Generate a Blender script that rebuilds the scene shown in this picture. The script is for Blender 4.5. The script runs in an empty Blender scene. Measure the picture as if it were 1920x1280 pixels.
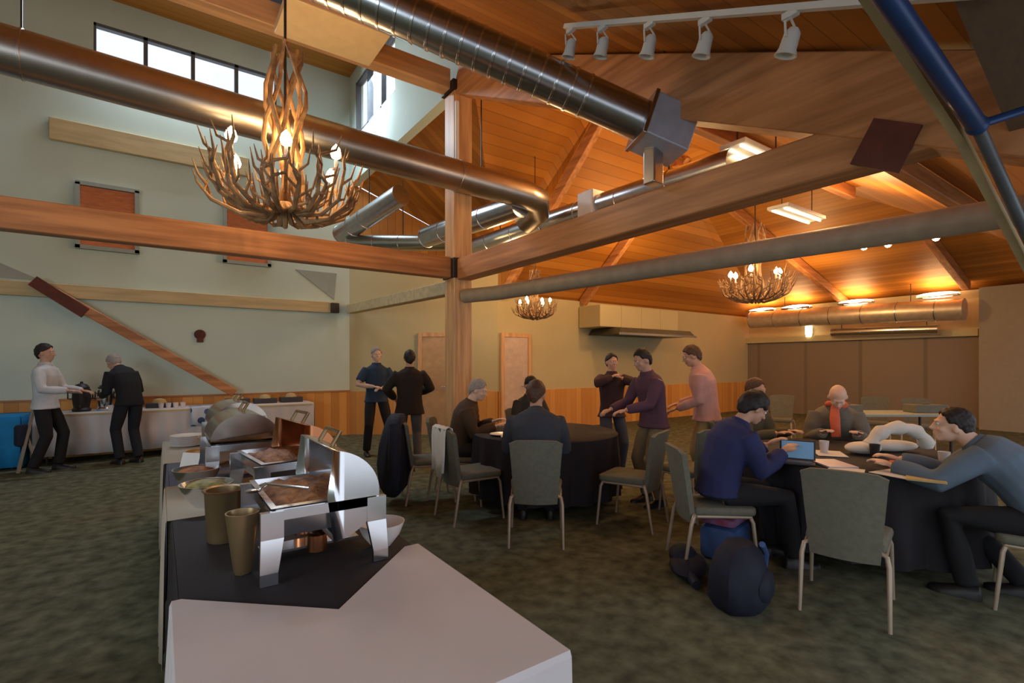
import bpy, bmesh, math, random
from math import sin, cos, pi, radians, sqrt, atan2
from mathutils import Vector as V, Matrix, Quaternion

# ------------------------------------------------------------------ camera, world, exposure
sc = bpy.context.scene
C = sc.collection
F = 940.0; HZ = 680.0; EYE = 1.5
VD = V((0.575, 0.818, 0)).normalized(); RD = V((VD.y, -VD.x, 0))
cam_d = bpy.data.cameras.new('camera'); cam = bpy.data.objects.new('camera', cam_d); C.objects.link(cam)
cam_d.sensor_width = 36; cam_d.lens = F/1920*36; cam_d.shift_y = (HZ-640)/1920; cam_d.clip_start = .05
cam.location = (0, 0, EYE); cam.rotation_euler = (pi/2, 0, -atan2(VD.x, VD.y))
sc.camera = cam
sc.view_settings.view_transform = 'Standard'; sc.view_settings.look = 'None'
sc.view_settings.gamma = 1; sc.view_settings.use_curve_mapping = False
sc.view_settings.exposure = -0.12
w = bpy.data.worlds.new('world'); sc.world = w; w.use_nodes = True
w.node_tree.nodes['Background'].inputs[0].default_value = (.84, .90, 1.0, 1)
w.node_tree.nodes['Background'].inputs[1].default_value = 1.4

def lamp(name, kind, loc, power, col, size=.1, rot=None, spot=None, sy=None):
    d = bpy.data.lights.new(name, kind); o = bpy.data.objects.new(name, d); C.objects.link(o)
    o.location = loc; d.energy = power; d.color = col
    if kind == 'AREA':
        d.size = size
        if sy: d.shape = 'RECTANGLE'; d.size_y = sy
    elif kind == 'SUN': d.angle = size
    else: d.shadow_soft_size = size
    if kind == 'SPOT': d.spot_size = spot or 1.6; d.spot_blend = .8
    if rot: o.rotation_euler = rot
    return o
WARM = (1.0, .60, .25); COOL = (.72, .86, 1.0)
# daylight coming in through the clerestory panes
lamp('daylight_north', 'AREA', (.5, 10.3, 6.75), 170, COOL, 2.6, (radians(-55), 0, 0), sy=.6)
lamp('daylight_east', 'AREA', (3.05, 9.1, 6.5), 60, COOL, 1.6, (0, radians(-60), 0), sy=.8)
# added cool fill from the camera side, brightens the north wall; no window here
lamp('front_fill', 'AREA', (-4.6, .6, 2.3), 150, (.80,.92,1.0), 3.4, (radians(82), 0, radians(-22)), sy=2.2)
# added warm fill points under the low roof, without fixtures
for x, y, z, p in ((5.6, 4.6, 4.2, 75), (8.0, 6.4, 3.6, 90), (8.6, 3.2, 3.6, 80), (12.3, 5.6, 3.2, 110), (5.0, 7.4, 3.3, 60), (4.6, 2.0, 3.1, 26)):
    lamp('warm_fill', 'POINT', (x, y, z), p, WARM, .15)

# ------------------------------------------------------------------ helpers
def at(px, y=None, z=None, h=None):
    """point at pixel px with view depth z; height from pixel row y or from h"""
    t = (px-960)/F
    if z is None: z = (h-EYE)*F/(HZ-y)
    if h is None: h = EYE+(HZ-y)/F*z
    p = VD*z + RD*(t*z); return V((p.x, p.y, h))

class MB:
    def __init__(s): s.v = []; s.f = []
    def add(s, vs, fs):
        o = len(s.v); s.v += [V(v) for v in vs]; s.f += [tuple(i+o for i in f) for f in fs]; return s
    def box(s, c, size, rz=0, m=None):
        a, b, d = [q/2 for q in size]
        vs = [V((x, y, z)) for x in (-a, a) for y in (-b, b) for z in (-d, d)]
        R = Matrix.Rotation(rz, 3, 'Z') if m is None else m
        return s.add([R@v+V(c) for v in vs], [(0,1,3,2),(4,6,7,5),(0,4,5,1),(2,3,7,6),(0,2,6,4),(1,5,7,3)])
    def bar(s, p0, p1, w, h, up=(0,0,1)):
        p0 = V(p0); p1 = V(p1); d = (p1-p0).normalized(); side = d.cross(V(up)).normalized(); u = side.cross(d)
        vs = [p+side*a*w/2+u*b*h/2 for p in (p0, p1) for a, b in ((-1,-1),(1,-1),(1,1),(-1,1))]
        return s.add(vs, [(0,3,2,1),(4,5,6,7),(0,1,5,4),(1,2,6,5),(2,3,7,6),(3,0,4,7)])
    def loft(s, rings, cap=True):
        n = len(rings[0]); o = []
        for r in rings: o += r
        fs = []
        for k in range(len(rings)-1):
            for i in range(n):
                j = (i+1) % n
                fs.append((k*n+i, k*n+j, (k+1)*n+j, (k+1)*n+i))
        if cap: fs.append(tuple(range(n-1, -1, -1))); fs.append(tuple((len(rings)-1)*n+i for i in range(n)))
        return s.add(o, fs)
    def tube(s, pts, r, n=12, cap=True, flat=1.0, up=None):
        pts = [V(p) for p in pts]; rs = r if isinstance(r, (list, tuple)) else [r]*len(pts)
        rings = []; ref = None
        for i, p in enumerate(pts):
            d = (pts[min(i+1, len(pts)-1)]-pts[max(i-1, 0)]).normalized()
            if ref is None:
                ref = V(up) if up else (V((0,0,1)) if abs(d.z) < .9 else V((1,0,0)))
            a = d.cross(ref)
            if a.length < 1e-4: a = d.cross(V((0,1,0)))
            a.normalize(); b = a.cross(d).normalized(); ref = b
            rings.append([p+a*cos(2*pi*k/n)*rs[i]+b*sin(2*pi*k/n)*rs[i]*flat for k in range(n)])
        return s.loft(rings, cap)
    def lathe(s, prof, c=(0,0,0), n=24, m=None):
        rings = []
        for r, z in prof:
            rings.append([(m@V((r*cos(2*pi*k/n), r*sin(2*pi*k/n), z)) if m else V((r*cos(2*pi*k/n), r*sin(2*pi*k/n), z)))+V(c) for k in range(n)])
        return s.loft(rings)
    def ell(s, c, r, n=16, m=None, k=10):
        rings = []
        for i in range(1, k):
            a = pi*i/k
            ring = []
            for j in range(n):
                b = 2*pi*j/n; v = V((r[0]*sin(a)*cos(b), r[1]*sin(a)*sin(b), -r[2]*cos(a)))
                ring.append((m@v if m else v)+V(c))
            rings.append(ring)
        return s.loft(rings)
    def prism(s, poly, z0, z1):
        n = len(poly)
        return s.add([(x,y,z0) for x,y in poly]+[(x,y,z1) for x,y in poly], [tuple(range(n-1,-1,-1)), tuple(range(n,2*n))]+[(i,(i+1)%n,(i+1)%n+n,i+n) for i in range(n)])
    def slab(s, poly, off):
        n = len(poly); off = V(off)
        return s.add([V(p) for p in poly]+[V(p)+off for p in poly], [tuple(range(n-1,-1,-1)), tuple(range(n,2*n))]+[(i,(i+1)%n,(i+1)%n+n,i+n) for i in range(n)])
    def build(s, name, mat, parent=None, smooth=True, bevel=0, seg=2):
        me = bpy.data.meshes.new(name); me.from_pydata([tuple(v) for v in s.v], [], s.f); me.update()
        bm = bmesh.new(); bm.from_mesh(me)
        bmesh.ops.recalc_face_normals(bm, faces=bm.faces)
        if bevel:
            bmesh.ops.bevel(bm, geom=[e for e in bm.edges if len(e.link_faces) == 2 and e.calc_face_angle(0) > .6], offset=bevel, segments=seg, affect='EDGES', profile=.5)
        for f in bm.faces: f.smooth = smooth
        if smooth:
            for e in bm.edges:
                if len(e.link_faces) == 2 and e.calc_face_angle(0) > .75: e.smooth = False
        bm.to_mesh(me); bm.free()
        o = bpy.data.objects.new(name, me); C.objects.link(o)
        if mat: me.materials.append(mat)
        if parent: o.parent = parent
        return o

def tag(o, label=None, cat=None, group=None, kind=None):
    if label: o['label'] = label
    if cat: o['category'] = cat
    if group: o['group'] = group
    if kind: o['kind'] = kind
    return o
def thing(name, label, cat, loc=(0,0,0), rz=0, group=None, sc_=1):
    o = bpy.data.objects.new(name, None); C.objects.link(o); o.empty_display_size = .1
    o.location = loc; o.rotation_euler = (0, 0, rz); o.scale = (sc_,)*3
    return tag(o, label, cat, group)
def dup(root, loc, rz, label, group=None, scl=None):
    def cp(o, parent):
        c = o.copy(); C.objects.link(c)
        if parent: c.parent = parent
        for ch in [x for x in list(C.objects) if x.parent == o]: cp(ch, c)
        return c
    r = cp(root, None); r.location = loc; r.rotation_euler = (0, 0, rz); r['label'] = label
    if group: r['group'] = group
    if scl: r.scale = (scl,)*3
    return r
def rz_of(fx, fy): return atan2(-fx, fy)

# ------------------------------------------------------------------ materials
MATS = {}
def mat(name, col, rough=.6, metal=0, var=.12, scale=8, stretch=(1,1,1), bump=0, spec=.4, sheen=0, col2=None):
    if name in MATS: return MATS[name]
    m = bpy.data.materials.new(name); m.use_nodes = True; nt = m.node_tree; N = nt.nodes; L = nt.links
    b = N['Principled BSDF']; b.inputs['Roughness'].default_value = rough; b.inputs['Metallic'].default_value = metal
    b.inputs['Specular IOR Level'].default_value = spec
    tc = N.new('ShaderNodeTexCoord'); mp = N.new('ShaderNodeMapping'); mp.inputs['Scale'].default_value = stretch
    L.new(tc.outputs['Object'], mp.inputs[0])
    no = N.new('ShaderNodeTexNoise'); no.inputs['Scale'].default_value = scale; no.inputs['Detail'].default_value = 5
    L.new(mp.outputs[0], no.inputs['Vector'])
    cr = N.new('ShaderNodeValToRGB'); cr.color_ramp.elements[0].position = .3; cr.color_ramp.elements[1].position = .7
    c2 = col2 or tuple(min(1, c*(1+var)) for c in col); c1 = tuple(c*(1-var) for c in col)
    cr.color_ramp.elements[0].color = (*c1, 1); cr.color_ramp.elements[1].color = (*c2, 1)
    L.new(no.outputs['Fac'], cr.inputs[0]); L.new(cr.outputs[0], b.inputs['Base Color'])
    if bump:
        bp = N.new('ShaderNodeBump'); bp.inputs['Strength'].default_value = bump; bp.inputs['Distance'].default_value = .02
        L.new(no.outputs['Fac'], bp.inputs['Height']); L.new(bp.outputs[0], b.inputs['Normal'])
    MATS[name] = m; return m
def planks(name, c1, c2, axis, width, grain, rough=.55, gap=.5):
    """boards side by side across `axis` with grain along the boards"""
    m = bpy.data.materials.new(name); m.use_nodes = True; nt = m.node_tree; N = nt.nodes; L = nt.links
    b = N['Principled BSDF']; b.inputs['Roughness'].default_value = rough; b.inputs['Specular IOR Level'].default_value = .3
    tc = N.new('ShaderNodeTexCoord'); sx = N.new('ShaderNodeSeparateXYZ'); L.new(tc.outputs['Object'], sx.inputs[0])
    def M(op, a, bb=None):
        n = N.new('ShaderNodeMath'); n.operation = op
        for i, q in enumerate((a, bb)):
            if q is None: continue
            if isinstance(q, (int, float)): n.inputs[i].default_value = q
            else: L.new(q, n.inputs[i])
        return n.outputs[0]
    a = M('DIVIDE', sx.outputs[axis], width); fl = M('FLOOR', a); fr = M('FRACT', a)
    wn = N.new('ShaderNodeTexWhiteNoise'); wn.noise_dimensions = '1D'; L.new(fl, wn.inputs['W'])
    mp = N.new('ShaderNodeMapping'); mp.inputs['Scale'].default_value = grain; L.new(tc.outputs['Object'], mp.inputs[0])
    no = N.new('ShaderNodeTexNoise'); no.inputs['Scale'].default_value = 2.5; no.inputs['Detail'].default_value = 6; L.new(mp.outputs[0], no.inputs['Vector'])
    f = M('ADD', M('MULTIPLY', wn.outputs['Value'], .5), M('MULTIPLY', no.outputs['Fac'], .6))
    cr = N.new('ShaderNodeValToRGB'); cr.color_ramp.elements[0].position = .2; cr.color_ramp.elements[1].position = .85
    cr.color_ramp.elements[0].color = (*c1, 1); cr.color_ramp.elements[1].color = (*c2, 1); L.new(f, cr.inputs[0])
    g = M('LESS_THAN', fr, .06)
    mx = N.new('ShaderNodeMix'); mx.data_type = 'RGBA'; L.new(M('MULTIPLY', g, gap), mx.inputs['Factor'])
    L.new(cr.outputs[0], mx.inputs[6]); mx.inputs[7].default_value = (*[q*.25 for q in c1], 1)
    L.new(mx.outputs[2], b.inputs['Base Color']); MATS[name] = m; return m
def emis(name, col, s):
    m = bpy.data.materials.new(name); m.use_nodes = True; b = m.node_tree.nodes['Principled BSDF']
    b.inputs['Base Color'].default_value = (*col, 1); b.inputs['Emission Color'].default_value = (*col, 1); b.inputs['Emission Strength'].default_value = s
    return m

M_ceil = planks('ceiling_boards', (.32, .11, .012), (.56, .225, .035), 0, .14, (1.2, .12, 1.2))
M_ceilx = planks('ceiling_boards_cross', (.32, .11, .012), (.56, .225, .035), 1, .14, (.12, 1.2, 1.2))
M_beamx = mat('fir_beam_x', (.42, .15, .045), .5, var=.3, scale=3, stretch=(.35, 5, 5), col2=(.62, .26, .09))
M_beamy = mat('fir_beam_y', (.44, .18, .06), .5, var=.25, scale=3, stretch=(5, .35, 5), col2=(.62, .28, .11))
M_beamz = mat('fir_post', (.60, .30, .12), .45, var=.2, scale=3, stretch=(6, 6, .4), col2=(.78, .45, .2))
M_pale = mat('pale_timber', (.55, .42, .22), .6, var=.15, scale=3, stretch=(.5, 4, 4))
M_wall = mat('plaster_cream', (.56, .65, .57), .85, var=.04, scale=1.2)
M_wallw = mat('plaster_warm', (.50, .42, .23), .85, var=.04, scale=1.2)
M_pier = mat('plaster_tan', (.33, .27, .19), .85, var=.04)
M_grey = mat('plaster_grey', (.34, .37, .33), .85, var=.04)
M_wains = planks('wainscot_boards', (.50, .20, .04), (.74, .36, .09), 0, .16, (1, 1, .15), gap=.35)
M_orange = mat('orange_panel', (.55, .17, .06), .6, var=.2, stretch=(1, 1, 4))
M_frame = mat('dark_frame', (.10, .11, .12), .5)
M_steel = mat('galvanised', (.50, .52, .55), .25, 1, var=.08, scale=12)
M_ductb = mat('duct_brown', (.46, .42, .38), .34, 1, var=.08, scale=6)
M_duct2 = mat('duct_grey', (.45, .46, .42), .35, 1, var=.08, scale=6)
M_black = mat('black_steel', (.03, .022, .02), .5)
M_rust = mat('rusty_plate', (.12, .03, .018), .7, var=.2)
M_blue = mat('blue_steel', (.015, .05, .16), .4, .2)
M_white = mat('white_paint', (.72, .72, .70), .5, var=.03)
M_carpet = mat('carpet', (.10, .10, .062), .98, var=.3, scale=9, bump=.3, spec=.05, col2=(.165, .165, .105))
M_clothw = mat('white_linen', (.62, .57, .57), .85, var=.04, scale=3, bump=.1)
M_clothc = mat('cream_linen', (.45, .38, .30), .85, var=.06, scale=3)
M_clothb = mat('black_linen', (.018, .014, .018), .8, var=.2, scale=4, bump=.15)
M_clothg = mat('slate_linen', (.10, .10, .14), .85, var=.1)
M_cyan = mat('blue_cloth', (.01, .22, .50), .8, var=.1)
M_uphol = mat('olive_upholstery', (.155, .148, .11), .85, var=.1, scale=30, bump=.1)
M_leg = mat('beige_metal', (.44, .34, .25), .4, .3, var=.05)
M_seat = mat('maroon_seat', (.16, .06, .035), .8)
M_chrome = mat('chrome', (.74, .75, .78), .2, 1, var=.03)
M_brass = mat('brass', (.30, .20, .10), .35, .7, var=.05)
M_copper = mat('copper_lid', (.50, .20, .09), .25, 1, var=.1)
M_food = mat('roast_food', (.32, .10, .03), .6, var=.6, scale=22, bump=.6, col2=(.62, .26, .07))
M_salad = mat('salad_food', (.30, .28, .08), .6, var=.6, scale=25, bump=.6)
M_ceram = mat('white_ceramic', (.74, .68, .66), .25, var=.02)
M_antler = mat('antler', (.26, .13, .06), .6, var=.35, scale=10, col2=(.50, .30, .14))
M_bulb = emis('bulb_glow', (1, .74, .40), 30)
M_up = emis('uplight_glow', (1, .88, .66), 6)
M_tube = emis('tube_glow', (1, .80, .52), 5)
M_part = planks('partition_panels', (.235, .18, .13), (.26, .20, .145), 1, 1.4, (1, 1, .3), rough=.9, gap=.3)
M_paper = mat('paper', (.75, .72, .68), .8, var=.04)
M_redp = mat('red_paper', (.60, .10, .06), .7, var=.3)
M_puff = mat('white_nylon', (.72, .66, .58), .7, var=.06, bump=.2)
M_screen = emis('screen_glow', (.10, .20, .32), .45)
M_navy = mat('navy_nylon', (.012, .014, .03), .75, var=.3, bump=.2)
M_blueb = mat('blue_nylon', (.05, .10, .26), .7, var=.3)
M_glassg = mat('green_bottle', (.05, .10, .02), .1)
M_card = mat('cardboard', (.55, .38, .16), .8)
M_skin = mat('skin', (.55, .30, .20), .55, var=.08, scale=6)
M_skinp = mat('skin_pale', (.72, .45, .32), .5, var=.08, scale=6)
M_eye = mat('eye_white', (.6, .6, .6), .2)
M_shoe = mat('shoe_black', (.015, .013, .012), .4)
# glass panes
M_glass = bpy.data.materials.new('window_glass'); M_glass.use_nodes = True
_n = M_glass.node_tree; _n.nodes.clear()
_o = _n.nodes.new('ShaderNodeOutputMaterial'); _m = _n.nodes.new('ShaderNodeMixShader'); _t = _n.nodes.new('ShaderNodeBsdfTransparent'); _g = _n.nodes.new('ShaderNodeBsdfGlossy')
_g.inputs['Roughness'].default_value = .02; _m.inputs[0].default_value = .06
_n.links.new(_t.outputs[0], _m.inputs[1]); _n.links.new(_g.outputs[0], _m.inputs[2]); _n.links.new(_m.outputs[0], _o.inputs[0])
# dotted cloth
def dotted():
    m = bpy.data.materials.new('dotted_cloth'); m.use_nodes = True; N = m.node_tree.nodes; L = m.node_tree.links
    tc = N.new('ShaderNodeTexCoord'); vo = N.new('ShaderNodeTexVoronoi'); vo.inputs['Scale'].default_value = 7; L.new(tc.outputs['Object'], vo.inputs['Vector'])
    cr = N.new('ShaderNodeValToRGB'); cr.color_ramp.interpolation = 'CONSTANT'
    cr.color_ramp.elements[0].color = (.05, .08, .18, 1); cr.color_ramp.elements[1].position = .38; cr.color_ramp.elements[1].color = (.55, .58, .66, 1)
    L.new(vo.outputs['Distance'], cr.inputs[0]); L.new(cr.outputs[0], N['Principled BSDF'].inputs['Base Color']); return m
M_dot = dotted()

# ------------------------------------------------------------------ setting
def struct(name, mb, m, parent=None, smooth=False, label=None):
    o = mb.build(name, m, parent, smooth)
    if not parent: o['kind'] = 'structure'
    if label: o['label'] = label
    return o
YN = 10.6; XK = 3.27; YC = 8.8; XE = 15.5; YT = 5.9; XB = 5.82
struct('floor', MB().box((4.2, 4, -.05), (23.4, 14, .1)), M_carpet, label='dark olive green patterned carpet')
# north wall with four clerestory panes and two shuttered openings
def wall_x(y, x0, x1, z0, z1, holes, th=.2):
    mb = MB(); xs = sorted({x0, x1, *[h[0] for h in holes], *[h[1] for h in holes]}); zs = sorted({z0, z1, *[h[2] for h in holes], *[h[3] for h in holes]})
    for i in range(len(xs)-1):
        for j in range(len(zs)-1):
            cx = (xs[i]+xs[i+1])/2; cz = (zs[j]+zs[j+1])/2
            if any(h[0] < cx < h[1] and h[2] < cz < h[3] for h in holes): continue
            mb.box((cx, y+th/2, cz), (xs[i+1]-xs[i], th, zs[j+1]-zs[j]))
    return mb
WN = (-.88, 1.86, 6.35, 7.06)
struct('wall_north', wall_x(YN, -7, XK+.1, 0, 7.5, [WN]), M_wall)
wo = bpy.data.objects.new('window_1', None); C.objects.link(wo); wo['kind'] = 'structure'; wo['label'] = 'row of four clerestory panes high in the left wall'
wo.location = (WN[0], YN, WN[2])
fr = MB(); W = WN[1]-WN[0]; Hh = WN[3]-WN[2]
for k in range(5): fr.box((W*k/4, .06, Hh/2), (.06, .1, Hh))
for z in (0.02, Hh-.02): fr.box((W/2, .06, z), (W, .1, .06))
fr.build('frame', M_frame, wo, False)
for k in range(4): MB().box((W*(k+.5)/4, .06, Hh/2), (W/4-.06, .012, Hh-.1)).build('pane', M_glass, wo, False)
# east clerestory wall above the low roof, with three panes
def wall_y(x, y0, y1, z0, z1, holes, th=.16):
    mb = MB(); ys = sorted({y0, y1, *[h[0] for h in holes], *[h[1] for h in holes]}); zs = sorted({z0, z1, *[h[2] for h in holes], *[h[3] for h in holes]})
    for i in range(len(ys)-1):
        for j in range(len(zs)-1):
            cy = (ys[i]+ys[i+1])/2; cz = (zs[j]+zs[j+1])/2
            if any(h[0] < cy < h[1] and h[2] < cz < h[3] for h in holes): continue
            mb.box((x+th/2, cy, cz), (th, ys[i+1]-ys[i], zs[j+1]-zs[j]))
    return mb
WE = (8.1, 10.2, 6.1, 7.2)
struct('wall_clerestory', wall_y(XK, YT, YN, 5.22, 7.5, [WE]), M_wall)
w2 = bpy.data.objects.new('window_2', None); C.objects.link(w2); w2['kind'] = 'structure'; w2['label'] = 'tall clerestory panes beside the wooden post'
w2.location = (XK, WE[0], WE[2]); fr = MB(); W = WE[1]-WE[0]; Hh = WE[3]-WE[2]
for k in range(4): fr.box((.06, W*k/3, Hh/2), (.1, .06, Hh))
for z in (.02, Hh-.02): fr.box((.06, W/2, z), (.1, W, .06))
fr.build('frame', M_frame, w2, False)
for k in range(3): MB().box((.06, W*(k+.5)/3, Hh/2), (.012, W/3-.06, Hh-.1)).build('pane', M_glass, w2, False)
# other walls
pB0 = V((XK, YN, 0)); pB1 = V((XB, YC, 0)); nB = V((pB1.y-pB0.y, -(pB1.x-pB0.x), 0)).normalized()  # into the room
if nB.y > 0: nB = -nB
struct('wall_diagonal', MB().slab([pB0, pB1, pB1+V((0,0,3.6)), pB0+V((0,0,3.6))], -nB*.15), M_wallw)
struct('wall_gable', MB().slab([pB0+V((0,0,3.6)), pB1+V((0,0,3.6)), pB0+V((0,0,5.3))], -nB*.15), M_ceil)
struct('wall_back', MB().box(((XB+XE)/2, YC+.1, 1.48), (XE-XB, .2, 2.96)), M_wallw)
struct('wall_east', MB().box((XE+.1, 3.9, 1.6), (.2, 9.8, 3.2)), M_wallw)
struct('wall_east_pier', MB().box((15.32, 1.1, 1.6), (.36, 4.2, 3.2)), M_pier)
struct('wall_west', MB().box((-7.1, 3.9, 3.7), (.2, 13.8, 7.5)), M_wall)
# low roof
def Sz(y): return 3.16+.494*(y-.98)
R5 = Sz(YT)
T = (0, 0, .12)
struct('ceiling_south', MB().slab([(-7, -.5, Sz(-.5)), (XE+.2, -.5, Sz(-.5)), (XE+.2, 1.06, Sz(1.06)), (7.53, YT, R5), (-7, YT, R5)], T), M_ceilx)
struct('ceiling_east', MB().slab([(7.53, YT, R5), (XE+.2, 1.06, 3.2), (XE+.2, 8.52, 3.2)], T), M_ceil)
struct('ceiling_north', MB().slab([(XB+.06, YT, R5), (7.53, YT, R5), (XE+.2, 8.52, 3.2), (XE+.2, 8.9, 2.95), (XB+.06, 8.9, 2.95)], T), M_ceilx)
struct('ceiling_nook', MB().slab([(XK+.17, YT, R5), (XB, YT, R5), (XB, YC, 3.6), (XK+.17, YN-.1, 5.22), ], T), M_ceilx)
struct('ceiling_nook_side', MB().slab([(XB+.005, YT, R5+.12), (XB+.005, YC, 3.72), (XB+.005, YC, 2.95), (XB+.005, YT+.05, R5-.05)], (.05, 0, 0)), M_ceilx)
SK = (1.0, 2.0, 8.6, 9.4)
def floor_holes(x0, x1, y0, y1, z, hole, th):
    mb = MB(); xs = sorted([x0, x1, hole[0], hole[1]]); ys = sorted([y0, y1, hole[2], hole[3]])
    for i in range(3):
        for j in range(3):
            if i == 1 and j == 1: continue
            mb.box(((xs[i]+xs[i+1])/2, (ys[j]+ys[j+1])/2, z+th/2), (xs[i+1]-xs[i], ys[j+1]-ys[j], th))
    return mb
struct('ceiling_high', floor_holes(-7, XK+.2, YT-.1, YN+.2, 7.5, SK, .12), M_ceilx)
sk = bpy.data.objects.new('window_3', None); C.objects.link(sk); sk['kind'] = 'structure'; sk['label'] = 'skylight in the high ceiling'; sk.location = (SK[0], SK[2], 7.5)
fr = MB(); a = SK[1]-SK[0]; b = SK[3]-SK[2]
for x in (0, a): fr.box((x, b/2, -.02), (.1, b+.1, .14))
for y in (0, b/2, b): fr.box((a/2, y, -.02), (a, .08, .14))
fr.build('frame', M_black, sk, False); MB().box((a/2, b/2, .04), (a, b, .01)).build('pane', M_glass, sk, False)
struct('wall_monitor', MB().box((-1.9, YT+.06, 6.55), (10.3, .12, 1.9)), M_ceil)
# wainscot as trim
struct('trim_1', MB().box(((-7+XK)/2, YN-.02, .45), (XK+7, .04, .9)), M_wains, label='orange wood wainscot boards')
dB = (pB1-pB0).normalized(); LB = (pB1-pB0).length
struct('trim_2', MB().slab([pB0+nB*.04, pB1+nB*.04, pB1+nB*.04+V((0,0,.9)), pB0+nB*.04+V((0,0,.9))], -nB*.035), M_wains)
struct('trim_3', MB().box(((XB+XE)/2, YC-.02, .45), (XE-XB, .04, .9)), M_wains)
struct('trim_4', MB().box(((-7+XK)/2, YN-.03, .915), (XK+7, .06, .03)), M_beamx)
struct('wall_triangle_1', MB().slab([(-3.2, YN-.02, 2.78), (-1.5, YN-.02, 2.78), (-3.2, YN-.02, 3.6)], (0, .018, 0)), M_grey)  # flat grey triangle on the wall face, left end
struct('wall_triangle_2', MB().slab([(2.2, YN-.02, 3.35), (3.0, YN-.02, 3.35), (2.95, YN-.02, 2.8)], (0, .018, 0)), M_grey)  # flat grey triangle on the wall face, right end
struct('trim_7', MB().bar((3.0, YN-.03, .9), (3.0, YN-.03, 3.5), .03, .03), M_grey)
struct('trim_8', MB().bar((XB+.03, YC-.04, 0), (XB+.03, YC-.04, 2.95), .1, .1), M_white)
# doors
def door(n, c, dirv, nrm, wd, ht, label, pm=None):
    e = bpy.data.objects.new('door_%d' % n, None); C.objects.link(e); e['kind'] = 'structure'; e['label'] = label
    e.location = c; e.rotation_euler = (0, 0, atan2(dirv.y, dirv.x))
    s = 1 if V((-sin(e.rotation_euler[2]), cos(e.rotation_euler[2]), 0)).dot(nrm) > 0 else -1
    MB().box((0, s*.05, ht/2), (wd, .04, ht)).build('door_leaf', pm or M_wallw, e, False)
    f = MB()
    for x in (-wd/2-.04, wd/2+.04): f.box((x, s*.055, ht/2), (.08, .06, ht))
    f.box((0, s*.055, ht+.04), (wd+.16, .06, .08)); f.build('door_frame', M_beamz, e, False)
    MB().tube([(wd/2-.1, s*.07, 1.0), (wd/2-.1, s*.12, 1.0), (wd/2-.2, s*.12, 1.0)], .012, 8).build('door_handle', M_steel, e)
pd = at(812, h=0, z=10.0); k = (pd-pB0).dot(dB); pd = pB0+dB*k
M_doorp = mat('door_peach', (.50, .32, .17), .6); M_doorw = mat('door_pale', (.56, .42, .33), .6)
door(1, pd, dB, nB, .62, 2.05, 'peach coloured door left of the wooden post', M_doorp)
door(2, V((6.25, YC, 0)), V((1, 0, 0)), V((0, -1, 0)), .62, 2.05, 'pale door in the cream back wall', M_doorw)
# folding partition in the east wall
struct('wall_partition', MB().box((XE-.04, 6.05, 1.06), (.08, 5.7, 2.12)), M_part, label='taupe folding partition')
struct('trim_9', MB().bar((XE-.08, 8.72, 0), (XE-.08, 8.72, 2.3), .14, .14), M_wallw)
struct('trim_10', MB().box((XE-.1, 6.05, 2.2), (.2, 5.6, .16)), M_wallw)

# ------------------------------------------------------------------ timber frame
def beam(name, label, p0, p1, wd, ht, m, cat='beam', group=None):
    o = MB().bar(p0, p1, wd, ht).build(name, m, None, False, .008, 1); tag(o, label, cat, group); return o
t = thing('timber_post', 'tall square fir post standing in the middle of the room', 'post', (XK, YT, 0))
MB().box((0, 0, 2.53), (.27, .27, 5.06)).build('shaft', M_beamz, t, False, .012, 1)
MB().box((0, 0, 2.74), (.31, .31, .26)).build('bracket', M_black, t, False, .005, 1)
MB().box((0, 0, 5.12), (.34, .34, .12)).build('cap_plate', M_black, t, False, .005, 1)
MB().box((-.11, -.16, 4.35), (.05, .04, 1.1)).build('white_conduit', M_white, t, False, .01)
beam('timber_girder', 'long orange timber girder crossing the left half of the room below the antler chandelier', (-6.9, YT, 2.75), (XK-.15, YT, 2.75), .16, .27, M_beamx)
beam('timber_girder', 'broad timber girder rising to the right from the middle post to the brown plate', (XK, YT-.15, 2.72), (XK, .85, 2.72), .2, .27, M_beamy)
beam('timber_beam', 'short timber beam from the middle post back to the left wall corner', (XK, YT+.14, 2.52), (XK, YN-.07, 2.62), .16, .18, M_pale)
beam('timber_beam', 'pale horizontal timber rail fixed along the left wall above the standing men', (-6.9, YN-.06, 2.63), (3.0, YN-.06, 2.63), .1, .22, M_pale)
beam('timber_beam', 'upper timber beam under the clerestory, ending at the top of the middle post', (-6.9, YT, 5.2), (XK-.17, YT, 5.2), .2, .26, mat('light_fir', (.62,.36,.18), .5, var=.2, scale=3, stretch=(.35,5,5)))
beam('timber_rafter', 'wide knotty glulam rafter above the brown steel plate at upper right', (XK, .2, Sz(.2)-.27), (XK, YT-.15, Sz(YT-.15)-.27), .22, .44, M_beamy, 'rafter')
beam('timber_brace', 'slanting timber brace running down the left wall toward the buffet', at(65, z=7.62, h=2.73), at(440, z=9.14, h=.95), .07, .15, M_beamx, 'brace')
tag(MB().bar(at(62, z=7.61, h=2.745), at(160, z=7.94, h=2.285), .085, .17).build('steel_strap', M_rust, None, False), 'dark steel strap on the upper end of the slanting brace', 'strap')
beam('header_board', 'tan timber header board fixed high on the left wall below the clerestory panes', (-1.41, YN-.05, 5.16), (1.35, YN-.05, 5.16), .09, .34, M_pale, 'board')
tag(MB().box((2.93, YN-.13, 2.62), (.16, .1, .2)).build('beam_bracket', M_black, None, False, .01), 'small black bracket at the right end of the wall rail', 'bracket')
# rusty gusset
tag(MB().slab([(XK-.13, 1.20, 2.606), (XK-.13, .979, 2.486), (XK-.13, .878, 2.70), (XK-.13, 1.086, 2.816)], (.015, 0, 0)).build('steel_plate', M_rust, None, False), 'dark brown steel plate joining girder and glulam rafter', 'plate')
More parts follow.
